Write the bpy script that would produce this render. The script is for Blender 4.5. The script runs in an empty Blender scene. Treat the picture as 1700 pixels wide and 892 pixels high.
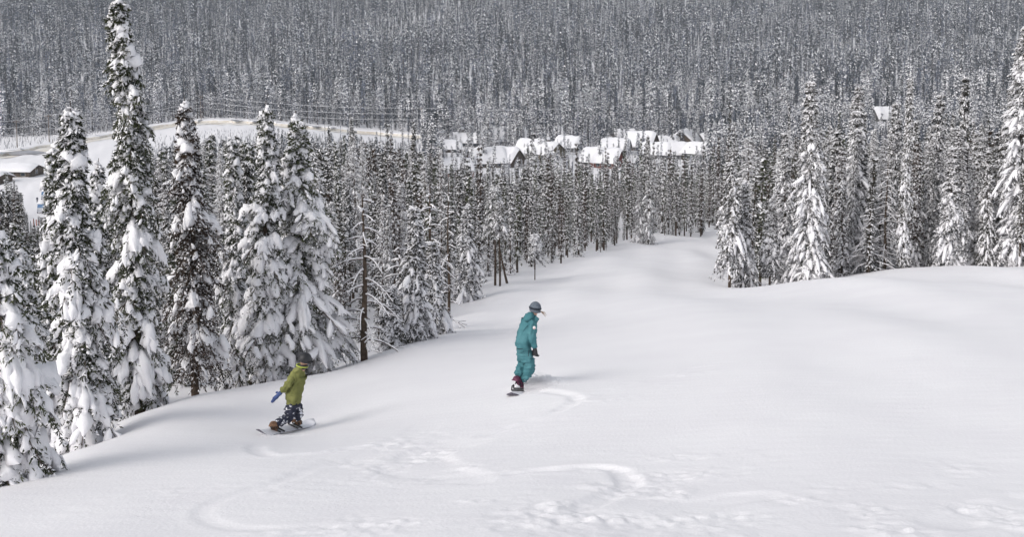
import bpy, bmesh, math, random
import numpy as np
from mathutils import Vector, Matrix
R = math.radians
rng = np.random.default_rng(7)
random.seed(7)
SC = bpy.context.scene
COL = SC.collection

# ------------------------------------------------------------------ camera
F = 1700.0
PITCH = R(5.0); CY = 446 - math.tan(R(7.0)) * F      # the picture is a low crop of a nearly level view: lens shift
CP, SP = math.cos(PITCH), math.sin(PITCH)
cam = bpy.data.cameras.new('camera'); cam_o = bpy.data.objects.new('camera', cam); COL.objects.link(cam_o)
cam.sensor_width = 36.0; cam.lens = 36.0 * F / 1700.0
cam.clip_start = 0.2; cam.clip_end = 6000
cam_o.location = (0, 0, 0); cam_o.rotation_euler = (R(90) - PITCH, 0, 0)
cam.shift_y = -(446 - CY) / 1700.0
SC.camera = cam_o

# ------------------------------------------------------------------ world, sun, exposure
SUN_AZ, SUN_EL = R(-128), R(38)          # azimuth measured from +Y (view direction) towards +X
w = bpy.data.worlds.new('World'); SC.world = w; w.use_nodes = True
nt = w.node_tree; bgn = nt.nodes['Background']
sky = nt.nodes.new('ShaderNodeTexSky'); sky.sky_type = 'NISHITA'; sky.sun_disc = False
sky.sun_elevation = SUN_EL; sky.sun_rotation = SUN_AZ; sky.air_density = 1.0; sky.dust_density = 3.0
hs = nt.nodes.new('ShaderNodeHueSaturation'); hs.inputs['Saturation'].default_value = 0.27   # high thin cloud greys the blue
nt.links.new(sky.outputs[0], hs.inputs['Color']); nt.links.new(hs.outputs[0], bgn.inputs[0])
bgn.inputs[1].default_value = 0.15
sl = bpy.data.lights.new('sun', 'SUN'); sl.energy = 0.55; sl.angle = R(32); sl.color = (1.0, 0.95, 0.88)
so = bpy.data.objects.new('sun', sl); COL.objects.link(so)
sd = Vector((math.sin(SUN_AZ) * math.cos(SUN_EL), math.cos(SUN_AZ) * math.cos(SUN_EL), math.sin(SUN_EL)))
so.rotation_euler = sd.to_track_quat('Z', 'Y').to_euler(); so.location = sd * 60
SC.view_settings.view_transform = 'Standard'; SC.view_settings.look = 'None'
SC.view_settings.exposure = 0.36; SC.view_settings.gamma = 1.0
SC.render.engine = 'CYCLES'
SC.cycles.use_denoising = True
SC.cycles.max_bounces = 6; SC.cycles.diffuse_bounces = 4; SC.cycles.transparent_max_bounces = 4

# ------------------------------------------------------------------ helpers
def tag(o, label=None, cat=None, group=None, kind=None):
    if label: o['label'] = label
    if cat: o['category'] = cat
    if group: o['group'] = group
    if kind: o['kind'] = kind
    return o

def npmesh(name, V, Fc, mats, mi=None, smooth=True):
    """V (n,3) array; Fc list of (m,k) int arrays (k = 3 or 4); mi one material index per array."""
    me = bpy.data.meshes.new(name)
    V = np.asarray(V, dtype=np.float32)
    Fc = [f for f in (Fc if isinstance(Fc, list) else [Fc])]
    me.vertices.add(len(V)); me.vertices.foreach_set('co', V.ravel())
    nl = sum(f.size for f in Fc); nf = sum(len(f) for f in Fc)
    me.loops.add(nl); me.loops.foreach_set('vertex_index', np.concatenate([f.ravel() for f in Fc]).astype(np.int32))
    me.polygons.add(nf)
    tot = np.concatenate([np.full(len(f), f.shape[1]) for f in Fc]).astype(np.int32)
    st = np.concatenate([[0], np.cumsum(tot)[:-1]]).astype(np.int32)
    me.polygons.foreach_set('loop_start', st)
    me.polygons.foreach_set('loop_total', tot)
    if mi is not None:
        me.polygons.foreach_set('material_index', np.concatenate([np.full(len(f), m) for f, m in zip(Fc, mi)]).astype(np.int32))
    for m in mats: me.materials.append(m)
    me.polygons.foreach_set('use_smooth', np.full(nf, bool(smooth)))
    me.update(calc_edges=True)
    return me

def link(name, me, parent=None):
    o = bpy.data.objects.new(name, me); COL.objects.link(o)
    if parent is not None: o.parent = parent
    return o

def empty(name, loc, rz=0.0, label=None, cat=None, group=None):
    o = bpy.data.objects.new(name, None); COL.objects.link(o); o.location = loc; o.rotation_euler = (0, 0, rz)
    o.empty_display_size = 0.3
    return tag(o, label, cat, group)

# ------------------------------------------------------------------ materials
def mat(name, col, rough=0.8, spec=0.2):
    m = bpy.data.materials.new(name); m.use_nodes = True
    b = m.node_tree.nodes['Principled BSDF']
    b.inputs['Base Color'].default_value = (*col, 1); b.inputs['Roughness'].default_value = rough
    b.inputs['Specular IOR Level'].default_value = spec
    return m, m.node_tree, b

def noisy(name, c1, c2, scale, rough=0.85, spec=0.15, bump=0.0, bscale=None, lo=0.35, hi=0.65, objrand=0.0, detail=4):
    m, t, b = mat(name, c1, rough, spec)
    tc = t.nodes.new('ShaderNodeTexCoord'); n = t.nodes.new('ShaderNodeTexNoise')
    n.inputs['Scale'].default_value = scale; n.inputs['Detail'].default_value = detail
    t.links.new(tc.outputs['Object'], n.inputs['Vector'])
    mr = t.nodes.new('ShaderNodeMapRange'); mr.inputs[1].default_value = lo; mr.inputs[2].default_value = hi
    t.links.new(n.outputs['Fac'], mr.inputs[0])
    mx = t.nodes.new('ShaderNodeMix'); mx.data_type = 'RGBA'
    mx.inputs[6].default_value = (*c1, 1); mx.inputs[7].default_value = (*c2, 1)
    t.links.new(mr.outputs[0], mx.inputs[0])
    out = mx.outputs[2]
    if objrand:
        oi = t.nodes.new('ShaderNodeObjectInfo'); h = t.nodes.new('ShaderNodeHueSaturation')
        m2 = t.nodes.new('ShaderNodeMapRange'); m2.inputs[3].default_value = 1 - objrand; m2.inputs[4].default_value = 1 + objrand
        t.links.new(oi.outputs['Random'], m2.inputs[0]); t.links.new(m2.outputs[0], h.inputs['Value'])
        t.links.new(out, h.inputs['Color']); out = h.outputs[0]
    t.links.new(out, b.inputs['Base Color'])
    if bump:
        n2 = t.nodes.new('ShaderNodeTexNoise'); n2.inputs['Scale'].default_value = bscale or scale * 2; n2.inputs['Detail'].default_value = 5
        t.links.new(tc.outputs['Object'], n2.inputs['Vector'])
        bp = t.nodes.new('ShaderNodeBump'); bp.inputs['Distance'].default_value = bump; bp.inputs['Strength'].default_value = 1
        t.links.new(n2.outputs['Fac'], bp.inputs['Height']); t.links.new(bp.outputs[0], b.inputs['Normal'])
    return m

SNOW = noisy('snow', (0.86, 0.843, 0.862), (0.89, 0.876, 0.89), 0.6, 0.65, 0.25, bump=0.007, bscale=22)
SNOWT = noisy('tree_snow', (0.855, 0.843, 0.865), (0.90, 0.89, 0.91), 3.0, 0.65, 0.2, bump=0.012, bscale=16)
RIME = noisy('rimed_snow', (0.58, 0.58, 0.61), (0.82, 0.82, 0.84), 2.0, 0.8, 0.1)
NEEDLE = noisy('fir_needles', (0.022, 0.028, 0.014), (0.070, 0.078, 0.034), 2.2, 0.7, 0.25, objrand=0.3)
NEEDLEB = noisy('brown_needles', (0.030, 0.022, 0.016), (0.085, 0.058, 0.040), 2.4, 0.75, 0.2, objrand=0.2)
NEEDLEF = noisy('spruce_needles', (0.028, 0.028, 0.020), (0.080, 0.074, 0.058), 0.8, 0.8, 0.15, objrand=0.35)
BARK = noisy('bark', (0.045, 0.034, 0.027), (0.12, 0.090, 0.068), 9, 0.9, 0.1, bump=0.02, bscale=30)
TWIG = noisy('dead_twig', (0.07, 0.055, 0.048), (0.16, 0.13, 0.115), 5, 0.9, 0.1)

# ------------------------------------------------------------------ picture <-> place
def ray_ae(px, py):
    r = (px - 850.0) / F; u = (CY - py) / F
    y = CP + u * SP
    return r / y, (-SP + u * CP) / y
CPTS = []
def colm(px, *pts):
    for py, Y in pts:
        a, e = ray_ae(px, py); CPTS.append((a, math.log(Y), e))
colm(-450, (892, 10), (800, 14), (700, 22), (600, 38), (500, 66), (420, 130), (385, 230), (330, 300), (280, 360), (235, 480), (150, 690), (90, 860), (0, 1150), (-70, 1500), (-90, 2300))
colm(0, (892, 10), (822, 12.3), (790, 14), (812, 13.6), (815, 15.5), (800, 18), (640, 38), (520, 60), (455, 90), (415, 140), (385, 220), (335, 285), (290, 335), (262, 400), (238, 470), (205, 570), (150, 700), (90, 870), (0, 1150), (-70, 1500), (-90, 2300))
colm(110, (892, 9.8), (800, 13.0), (752, 16.2), (756, 17.6), (764, 19.5), (745, 23), (620, 38), (520, 58), (460, 90), (420, 130), (385, 220), (335, 280), (290, 335), (250, 420), (232, 470), (200, 590))
colm(210, (892, 9.6), (800, 12.8), (730, 17), (692, 20.5), (694, 22), (702, 24), (690, 28), (600, 40), (490, 76), (420, 135), (360, 220), (300, 310), (240, 430), (222, 480), (195, 580), (150, 690), (90, 860), (0, 1150))
colm(320, (892, 9.5), (800, 12.5), (720, 17), (668, 21.5), (653, 23.8), (656, 25.4), (664, 27.5), (650, 32), (560, 50), (480, 75), (430, 118), (350, 200), (300, 290), (240, 410), (215, 475), (195, 540))
colm(480, (892, 9), (800, 12.2), (720, 18.3), (665, 22.3), (624, 26.0), (626, 27.5), (634, 29.8), (622, 34), (570, 44), (500, 60), (440, 95), (400, 135), (345, 200), (300, 280), (245, 380), (218, 460), (200, 540), (150, 680), (90, 850), (0, 1150), (-70, 1500), (-90, 2300))
colm(640, (892, 8.8), (800, 12), (720, 16.3), (650, 21.8), (602, 28), (586, 30.0), (585, 32), (580, 35), (525, 48), (470, 75), (430, 100), (395, 135), (340, 210), (300, 280), (250, 380), (236, 450), (218, 540))
colm(850, (892, 8.5), (800, 11.5), (720, 15.5), (650, 19.4), (600, 24), (560, 31), (520, 43), (490, 55), (470, 65), (440, 82), (410, 112), (375, 165), (345, 230), (328, 280), (278, 345), (245, 420), (215, 530), (150, 680), (90, 850), (0, 1150), (-70, 1500), (-90, 2300))
colm(1100, (892, 8.5), (800, 11.2), (700, 15), (600, 21), (550, 26.5), (510, 36), (482, 49), (460, 62), (430, 83), (402, 110), (385, 128), (355, 190), (330, 270), (280, 345), (245, 420), (215, 530), (150, 680), (90, 850))
colm(1250, (892, 8.5), (700, 14.5), (600, 20), (540, 27), (500, 37), (478, 47), (481, 53), (476, 60), (448, 80), (415, 105), (392, 125), (350, 200), (300, 300), (250, 400), (205, 540))
colm(1450, (892, 8.4), (700, 14), (600, 19), (540, 25), (490, 35), (454, 48), (451, 56), (455, 67), (438, 90), (405, 130), (350, 200), (295, 300), (245, 400), (195, 530), (145, 670), (85, 840), (-5, 1150), (-75, 1500), (-95, 2300))
colm(1700, (892, 8.3), (700, 13.5), (600, 18.5), (540, 24), (490, 33), (455, 45), (441, 55), (445, 66), (433, 90), (400, 130), (345, 200), (290, 300), (240, 400), (190, 530), (140, 670), (80, 840), (-10, 1150))
colm(2150, (892, 8), (700, 13), (600, 18), (500, 30), (440, 48), (435, 58), (440, 75), (390, 130), (290, 300), (185, 530), (75, 840), (-15, 1150), (-80, 1500), (-100, 2300))
_P = np.array(CPTS); AS = 1.6
_X = np.stack([_P[:, 0] * AS, _P[:, 1]], 1)
def _phi(d2): return np.where(d2 > 1e-12, 0.5 * d2 * np.log(np.maximum(d2, 1e-12)), 0.0)
_n = len(_X)
_K = _phi(((_X[:, None] - _X[None]) ** 2).sum(-1)) + np.eye(_n) * 0.004
_Q = np.concatenate([np.ones((_n, 1)), _X], 1)
_A = np.block([[_K, _Q], [_Q.T, np.zeros((3, 3))]])
_W = np.linalg.solve(_A, np.concatenate([_P[:, 2], np.zeros(3)]))
def z_base(x, y):
    x = np.asarray(x, float); y = np.asarray(y, float)
    sh = x.shape; x = x.ravel(); y = y.ravel()
    ye = np.maximum(y, 7.0)
    a = np.clip(x / ye, -0.95, 0.95) * AS; l = np.log(np.minimum(ye, 2700.0))
    out = np.empty(len(x))
    for i in range(0, len(x), 40000):
        aa, ll = a[i:i + 40000], l[i:i + 40000]
        d2 = (aa[:, None] - _X[None, :, 0]) ** 2 + (ll[:, None] - _X[None, :, 1]) ** 2
        out[i:i + 40000] = _phi(d2) @ _W[:_n] + _W[_n] + _W[_n + 1] * aa + _W[_n + 2] * ll
    z = out * ye + np.maximum(7.0 - y, 0) * 0.30
    return z.reshape(sh)
def wave(x, y, s, seed, oct=3):
    r = np.random.default_rng(seed); v = 0; amp = 1.0; tot = 0
    for o in range(oct):
        for k in range(4):
            th = r.uniform(0, math.pi * 2); f = 2 * math.pi / s * r.uniform(0.7, 1.4) * 2 ** o
            v = v + amp * np.sin((x * math.cos(th) + y * math.sin(th)) * f + r.uniform(0, 6.28))
        tot += amp * 2; amp *= 0.5
    return v / tot
def z_soft(x, y):
    x = np.asarray(x, float); y = np.asarray(y, float)
    k = np.clip((y - 5) / 60, 0, 1)
    z = z_base(x, y)
    z = z + wave(x, y * 0.35, 7.0, 3, 2) * (0.03 + 0.15 * k) + wave(x, y, 2.2, 4, 2) * 0.006 * (1 - k)
    far = np.clip((y - 600) / 300, 0, 1)
    return z + far * wave(x, y, 420, 5, 3) * 6
def hit(px, py, y0=7.0, y1=2500.0):
    """first meeting of the ray through a photo pixel with the ground"""
    a, e = ray_ae(px, py)
    ys = np.exp(np.linspace(math.log(y0), math.log(y1), 1500))
    g = z_soft(ys * a, ys) - ys * e
    i = int(np.argmax(g > 0)) if (g > 0).any() else len(ys) - 1
    if i > 0:
        t = g[i - 1] / (g[i - 1] - g[i]); y = ys[i - 1] + (ys[i] - ys[i - 1]) * t
    else: y = ys[0]
    return float(y * a), float(y)
def at(px, py, Y):
    a, e = ray_ae(px, py); return Vector((a * Y, Y, e * Y))
def gz(x, y): return float(ground_z(np.array([x]), np.array([y]))[0])
def px_of(x, y, z):
    d = y * CP - z * SP
    return 850 + F * x / d, CY - F * (z * CP + y * SP) / d

# ------------------------------------------------------------------ tracks cut into the snow
def path(pts, n=10):
    P = np.array([hit(*p) for p in pts]); out = []
    for i in range(len(P) - 1):
        p0, p1, p2, p3 = P[max(i - 1, 0)], P[i], P[i + 1], P[min(i + 2, len(P) - 1)]
        for t in np.linspace(0, 1, n, endpoint=False):
            out.append(0.5 * (2 * p1 + (p2 - p0) * t + (2 * p0 - 5 * p1 + 4 * p2 - p3) * t * t + (3 * p1 - p0 - 3 * p2 + p3) * t ** 3))
    out.append(P[-1]); return np.array(out)
TRACKS = [  # photo pixels along the groove, half width m, depth m, spray side (+1 left of travel), chop
    ([(866, 652), (905, 650), (940, 655), (958, 662), (935, 678), (890, 697), (840, 712), (790, 728)], 0.12, 0.085, 1, 0.3),
    ([(790, 728), (745, 742), (705, 758), (690, 772), (712, 786), (765, 793), (830, 790)], 0.42, 0.075, 1, 1.0),
    ([(830, 790), (900, 782), (970, 776), (1020, 780), (1042, 798), (1025, 817), (990, 834), (940, 852)], 0.13, 0.10, -1, 0.6),
    ([(432, 737), (424, 748), (450, 757), (520, 754), (600, 743), (670, 733)], 0.12, 0.075, 1, 0.3),
    ([(560, 758), (480, 795), (410, 815), (350, 838), (338, 858), (380, 876), (470, 878), (570, 864)], 0.10, 0.035, 1, 0.3),
    ([(850, 700), (950, 668), (1040, 645), (1130, 622), (1210, 600)], 0.22, 0.03, -1, 0.5),
    ([(1020, 892), (1090, 862), (1150, 842), (1230, 828), (1300, 820)], 0.22, 0.05, 1, 1.0),
    ([(1560, 880), (1600, 858), (1650, 842), (1720, 825)], 0.22, 0.06, 1, 1.0),
    ([(720, 700), (640, 745), (560, 775), (470, 800)], 0.25, 0.02, 1, 0.5),
]
TR = [(path(p), hw, d, s, c) for p, hw, d, s, c in TRACKS]
CHOP = [((690, 765), 1.3, 1.0), ((640, 745), 1.0, 0.5), ((1140, 778), 0.9, 1.1), ((1080, 800), 0.7, 0.9), ((1180, 840), 1.2, 0.9), ((1110, 870), 1.0, 1.0), ((900, 860), 0.9, 0.6),
        ((780, 850), 0.8, 0.6), ((700, 870), 0.9, 0.6), ((560, 872), 0.9, 0.45), ((1000, 845), 0.7, 0.7), ((1300, 850), 1.0, 0.5), ((1620, 850), 1.1, 1.1), ((1700, 800), 1.0, 1.0), ((1480, 870), 1.2, 0.7), ((1380, 880), 0.9, 0.5), ((790, 775), 0.8, 0.5), ((1180, 770), 0.5, 0.9), ((380, 800), 0.8, 0.3), ((240, 830), 1.2, 0.3)]
CH = [(hit(*p), r, a) for p, r, a in CHOP]
PUFF = hit(897, 638)
def hashn(x, y, s, seed):
    """value noise"""
    xi = np.floor(x / s); yi = np.floor(y / s); fx = x / s - xi; fy = y / s - yi
    fx = fx * fx * (3 - 2 * fx); fy = fy * fy * (3 - 2 * fy)
    def h(a, b):
        v = np.sin(a * 127.1 + b * 311.7 + seed * 74.7) * 43758.5453; return v - np.floor(v)
    return (h(xi, yi) * (1 - fx) + h(xi + 1, yi) * fx) * (1 - fy) + (h(xi, yi + 1) * (1 - fx) + h(xi + 1, yi + 1) * fx) * fy
def ground_z(x, y):
    x = np.asarray(x, float); y = np.asarray(y, float)
    z = z_soft(x, y)
    m = (y > 6.5) & (y < 36)
    if m.any():
        X, Y = x[m], y[m]; dz = np.zeros(len(X)); chop = np.zeros(len(X))
        for P, hw, dep, side, c in TR:
            lo, hi = P.min(0) - 1.6, P.max(0) + 1.6
            s = (X > lo[0]) & (X < hi[0]) & (Y > lo[1]) & (Y < hi[1])
            if not s.any(): continue
            xs, ys = X[s], Y[s]; best = np.full(len(xs), 9.0); sg = np.zeros(len(xs)); par = np.zeros(len(xs))
            for i in range(len(P) - 1):
                ax, ay = P[i]; bx, by = P[i + 1]; dx, dy = bx - ax, by - ay; L2 = dx * dx + dy * dy + 1e-9
                t = np.clip(((xs - ax) * dx + (ys - ay) * dy) / L2, 0, 1)
                ex, ey = xs - ax - t * dx, ys - ay - t * dy; d = np.hypot(ex, ey)
                b = d < best; best = np.where(b, d, best); sg = np.where(b, np.sign(dx * ey - dy * ex), sg); par = np.where(b, (i + t) / (len(P) - 1), par)
            end = np.clip(np.minimum(par, 1 - par) * 9, 0, 1)
            q = best * sg * side
            wob = 1 + 0.25 * wave(xs, ys, 0.9, 11, 2)
            g = -0.34 * dep * wob / (1 + np.exp((np.abs(q) - hw * wob) / (0.02 + 0.02 * (hw > .3))))
            berm = dep * 0.12 * np.exp(-((q - hw * 1.7) / (hw * 0.9 + 0.08)) ** 2) * (q > 0) + dep * 0.08 * np.exp(-((q + hw * 1.5) / 0.12) ** 2) * (q < 0)
            dz[s] += (g + berm) * end
            chop[s] += c * end * np.exp(-((q - hw * 1.2) / (hw * 1.6 + 0.25)) ** 2) * 0.8
        for (cx, cy), r, a in CH:
            d2 = ((X - cx) ** 2 + (Y - cy) ** 2) / r ** 2
            chop += a * np.exp(-d2 * 1.1)
        chop = np.clip(chop, 0, 1.3)
        n1 = hashn(X, Y, 0.11, 1) * hashn(X, Y, 0.37, 2); n2 = hashn(X, Y, 0.055, 3)
        gate = np.clip((hashn(X, Y, 0.55, 5) - 0.35) * 2.2, 0, 1)
        dz += chop * gate * ((n1 - 0.25) * 0.062 + (n2 - 0.5) * 0.020)
        d = np.hypot((X - PUFF[0]) / 0.55, (Y - PUFF[1]) / 0.35)
        dz += 0.16 * np.exp(-d * d * 1.5) * (0.7 + 0.6 * hashn(X, Y, 0.12, 9))
        # wind ripples
        dz += 0.0018 * wave(X * 0.35 + Y * 0.1, Y, 0.28, 21, 2)
        z = z.copy(); z[m] += dz
    return z

# ground sheet: one fan-shaped grid
rows = np.concatenate([np.arange(-14, 6.5, 0.5), np.arange(6.5, 24, 0.042)])
s = 0.05; yv = 24.0; ext = []
while yv < 2700:
    ext.append(yv); s = min(s * 1.035, yv * 0.02); yv += s
rows = np.concatenate([rows, ext, [2700.0]])
na = 640
ca = np.sinh(np.linspace(-1, 1, na) * 1.2) / np.sinh(1.2) * 0.98
YY = np.repeat(rows[:, None], na, 1); XX = ca[None, :] * (np.maximum(YY, -14) + 3.0 + 14 * (YY < 0) * 0 + np.maximum(6.5 - YY, 0) * 1.0)
ZZ = ground_z(XX.ravel(), YY.ravel())
V = np.stack([XX.ravel(), YY.ravel(), ZZ], 1)
nr = len(rows); idx = np.arange(nr * na).reshape(nr, na)
Fg = np.stack([idx[:-1, :-1], idx[:-1, 1:], idx[1:, 1:], idx[1:, :-1]], -1).reshape(-1, 4)
print('ground quads', len(Fg))
g = link('snow_ground', npmesh('snow_ground', V, [Fg], [SNOW])); tag(g, kind='structure', label='smooth snow covered ski slope and valley floor with snowboard tracks')

# ------------------------------------------------------------------ conifer builder
class Geo:
    def __init__(s): s.V = []; s.F = {}; s.n = 0
    def add(s, V, F, key):
        s.V.append(V); s.F.setdefault((key, F.shape[1]), []).append(F + s.n); s.n += len(V)
    def mesh(s, name, mats, smooth=True):
        ks = sorted(s.F); keys = sorted(set(k[0] for k in ks))
        return npmesh(name, np.concatenate(s.V), [np.concatenate(s.F[k]) for k in ks], [mats[k] for k in keys], [keys.index(k[0]) for k in ks], smooth)
def unit(v): return v / np.maximum(np.linalg.norm(v, axis=-1, keepdims=True), 1e-9)
def blades(G, P, D, L, W, key, r, taper=0.25):
    n = len(P)
    if n == 0: return
    s_ = unit(np.cross(D, unit(r.normal(size=(n, 3)) + np.array([0, 0, 0.6])))) * (np.asarray(W)[:, None] * 0.5)
    T = P + D * np.asarray(L)[:, None]; M = P + D * np.asarray(L)[:, None] * 0.45
    V = np.stack([P - s_ * .5, M - s_, T - s_ * taper, T + s_ * taper, M + s_, P + s_ * .5], 1).reshape(-1, 3)
    b = np.arange(n)[:, None] * 6
    G.add(V, np.concatenate([b + np.array([[0, 1, 4, 5]]), b + np.array([[1, 2, 3, 4]])]), key)
def blades4(G, P, D, L, W, key, r):
    n = len(P)
    if n == 0: return
    s_ = unit(np.cross(D, unit(r.normal(size=(n, 3)) * 0.7 + np.array([0, 0, 1.0])))) * (np.asarray(W)[:, None] * 0.5)
    T = P + D * np.asarray(L)[:, None]; M = P + D * np.asarray(L)[:, None] * 0.5
    V = np.stack([P, M - s_, T, M + s_], 1).reshape(-1, 3)
    G.add(V, np.arange(n)[:, None] * 4 + np.array([[0, 1, 2, 3]]), key)
def tube(G, P, rad, key, k=6):
    P = np.asarray(P, float); n = len(P); rad = np.broadcast_to(rad, (n,))
    T = unit(np.gradient(P, axis=0)); ref = np.array([0, 0, 1.0]) if abs(T[:, 2]).mean() < 0.8 else np.array([1.0, 0, 0])
    A = unit(np.cross(T, ref)); B = np.cross(T, A); an = np.linspace(0, 2 * math.pi, k, endpoint=False)
    V = P[:, None] + (A[:, None] * np.cos(an)[None, :, None] + B[:, None] * np.sin(an)[None, :, None]) * rad[:, None, None]
    i = np.arange(n * k).reshape(n, k); j = np.roll(i, -1, 1)
    Fq = np.stack([i[:-1], j[:-1], j[1:], i[1:]], -1).reshape(-1, 4)
    G.add(V.reshape(-1, 3), Fq, key)
def pads(G, S, wid, th, key, r, nph=9, rough=0.25, drape=1.0, offs=0.0):
    """snow pads draped along spines.  S (n,nt,3) spine points; wid, th (n,)"""
    n, nt_, _ = S.shape
    T = unit(np.gradient(S, axis=1)); up = np.array([0, 0, 1.0])
    A = unit(np.cross(T, up)); N = np.cross(A, T)
    N = unit(N * 0.5 + up * 0.5)
    t = np.linspace(0, 1, nt_)
    prof = np.sqrt(np.clip(1 - (2 * t - 1) ** 4, 0, 1)) * (0.75 + 0.5 * t)
    prof = np.maximum(prof, 0.02)[None] * (1 + rough * np.sin(t[None] * r.uniform(5, 14, (n, 1)) + r.uniform(0, 6.3, (n, 1))))
    an = np.linspace(0, 2 * math.pi, nph, endpoint=False); c, s_ = np.cos(an), np.sin(an)
    lat = c[None, None] * (wid[:, None] * 0.5 * prof)[..., None]
    sv = np.where(s_ > 0, s_ ** 0.8 if False else s_, 0.3 * s_)
    ver = sv[None, None] * (th[:, None] * np.minimum(prof, 1.15))[..., None]
    lat = lat * (1 + rough * 0.7 * r.normal(size=lat.shape) * 0.5); ver = ver * (1 + rough * r.normal(size=ver.shape) * 0.35)
    drop = -drape * lat ** 2 / np.maximum(wid[:, None, None], 1e-3) * 1.2
    V = S[:, :, None] + A[:, :, None] * lat[..., None] + N[:, :, None] * (ver + offs)[..., None] + up * drop[..., None]
    if nph > 7:
        X_, Y_, Z_ = V[..., 0], V[..., 1], V[..., 2]
        V = V + np.stack([wave(Y_ + Z_, Z_ - X_, 0.22, 41, 2), wave(X_ + Z_, Z_ - Y_, 0.22, 42, 2), wave(X_ - Y_, Y_ + X_ * .3 + Z_, 0.20, 43, 2)], -1) * 0.034
    i = (np.arange(n * nt_ * nph)).reshape(n, nt_, nph); j = np.roll(i, -1, 2)
    Fq = np.stack([i[:, :-1], i[:, 1:], j[:, 1:], j[:, :-1]], -1).reshape(-1, 4)
    G.add(V.reshape(-1, 3), Fq, key)

def conifer(seed, H=10., Rr=1.4, nb=120, cb=0.04, taper=0.8, droop=0.9, lift=0.2, tw=10, bl=7, bL=0.12, bW=0.04, padp=0.8, padw=0.36, padt=0.12,
            ntp=8, nph=9, small=4, dust=0.26, detail='hero', wob=0.25, trunk_r=None, lean=0.0, minL=0.12, bare=0, gap=0.0, tiers=0, dustw=1.0, spire=0.0):
    """numpy conifer: G['trunk'], G['crown'], G['snow'] geometry collections"""
    r = np.random.default_rng(seed)
    GT, GC, GS = Geo(), Geo(), Geo()
    trunk_r = trunk_r or H * 0.013
    ph = r.uniform(0, 6.28, 4)
    def axis(h):
        k = h / H
        return np.stack([lean * k * H * 0.5 + 0.012 * H * np.sin(k * 5 + ph[0]) * k, 0.012 * H * np.sin(k * 4 + ph[1]) * k, h], -1)
    hs_ = np.linspace(-0.4 if detail != 'far' else 0, H, 14 if detail == 'hero' else (7 if detail == 'mid' else 3))
    tube(GT, axis(hs_), trunk_r * (1.03 - np.clip(hs_ / H, 0, 1)) ** 0.9, 'bark', {'hero': 9, 'mid': 5, 'far': 3}[detail])
    u = (np.arange(nb) + r.uniform(0, 1, nb)) / nb
    h = H * (cb + (0.985 - cb) * u ** 0.92)
    if tiers: h = H * (cb + (0.985 - cb) * (np.round(u * tiers) + r.normal(0, 0.22, nb)) / tiers); h = np.clip(h, H * cb, H * 0.985)
    az = np.arange(nb) * 2.39996 + r.normal(0, 0.35, nb)
    k = (1 - h / H)
    bulge = 1 + wob * np.sin(h * 2.1 + az + ph[2]) + wob * 0.7 * np.sin(h * 4.7 - az * 2 + ph[3])
    L = Rr * k ** taper * bulge * r.uniform(0.62, 1.12, nb) * (1 - spire * np.clip((h / H - 0.62) / 0.3, 0, 1)) + minL
    low = np.clip((h / H - cb) / 0.08, 0, 1); L *= 0.65 + 0.35 * low
    if gap:
        keep = (np.sin(h * 3.1 + az * 1.0 + ph[0]) + r.uniform(-0.8, 0.8, nb)) > -1.6 + gap * 2
        keep |= h > H * 0.9
        h, az, L, k = h[keep], az[keep], L[keep], k[keep]; nb = len(h)
    dr = droop * r.uniform(0.6, 1.25, nb) * (0.55 + 0.6 * k); li = lift * r.uniform(0.3, 1.4, nb)
    t = np.linspace(0, 1, ntp)
    sq = 1 / np.sqrt(1 + (dr * 0.6) ** 2)
    O = axis(h); dirh = np.stack([np.cos(az), np.sin(az), np.zeros(nb)], -1); side = np.stack([-np.sin(az), np.cos(az), np.zeros(nb)], -1)
    def spine(tt):  # tt (nb,m) -> points
        cv = (r_c[:, None] * tt ** 2 * L[:, None])[..., None] * side[:, None]
        return O[:, None] + dirh[:, None] * (L * sq)[:, None, None] * tt[..., None] + cv + np.array([0, 0, 1.0]) * (L[:, None] * (li[:, None] * tt - dr[:, None] * tt ** 2))[..., None]
    r_c = r.normal(0, 0.12, nb)
    # branch wood
    if detail == 'hero':
        SB = spine(np.broadcast_to(np.linspace(0, 0.95, 5), (nb, 5)))
        for i in range(nb): tube(GC, SB[i], np.linspace(0.012 + L[i] * 0.012, 0.005, 5), 'twig', 3)
    # foliage tufts
    m = tw
    tt = np.clip((np.arange(m)[None] + r.uniform(0, 1, (nb, m))) / m, 0.06, 1.0)
    if bare: tt = np.clip(tt * (1 - bare) + bare, 0, 1)
    B = spine(tt); B2 = spine(np.clip(tt + 0.03, 0, 1.05)); T = unit(B2 - B)
    sg = np.where(np.arange(m) % 2 == 0, 1, -1)[None, :, None] * np.ones((nb, m, 1))
    tdir = unit(T * r.uniform(0.45, 1.0, (nb, m, 1)) + side[:, None] * sg * r.uniform(0.5, 1.1, (nb, m, 1)) + np.array([0, 0, -1.0]) * r.uniform(0.0, 0.75, (nb, m, 1)))
    tl = (L[:, None] * 0.40 * (1.15 - 0.75 * tt) * r.uniform(0.6, 1.2, (nb, m)) + 0.06)
    tl = np.where(tt > 0.93, tl * 0.8, tl)
    if detail == 'hero': n_b = bl
    else: n_b = bl
    q = (np.arange(n_b)[None, None] + r.uniform(0, 1, (nb, m, n_b))) / n_b
    P = B[:, :, None] + tdir[:, :, None] * (tl[..., None] * q)[..., None]
    D = unit(tdir[:, :, None] * 0.8 + r.normal(0, 0.55, P.shape) + np.array([0, 0, -0.35]))
    P = P.reshape(-1, 3); D = D.reshape(-1, 3); nn = len(P)
    f = blades4
    if bL > 0: f(GC, P, D, bL * r.uniform(0.6, 1.3, nn), bW * r.uniform(0.7, 1.3, nn), 'needle', r)
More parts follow.
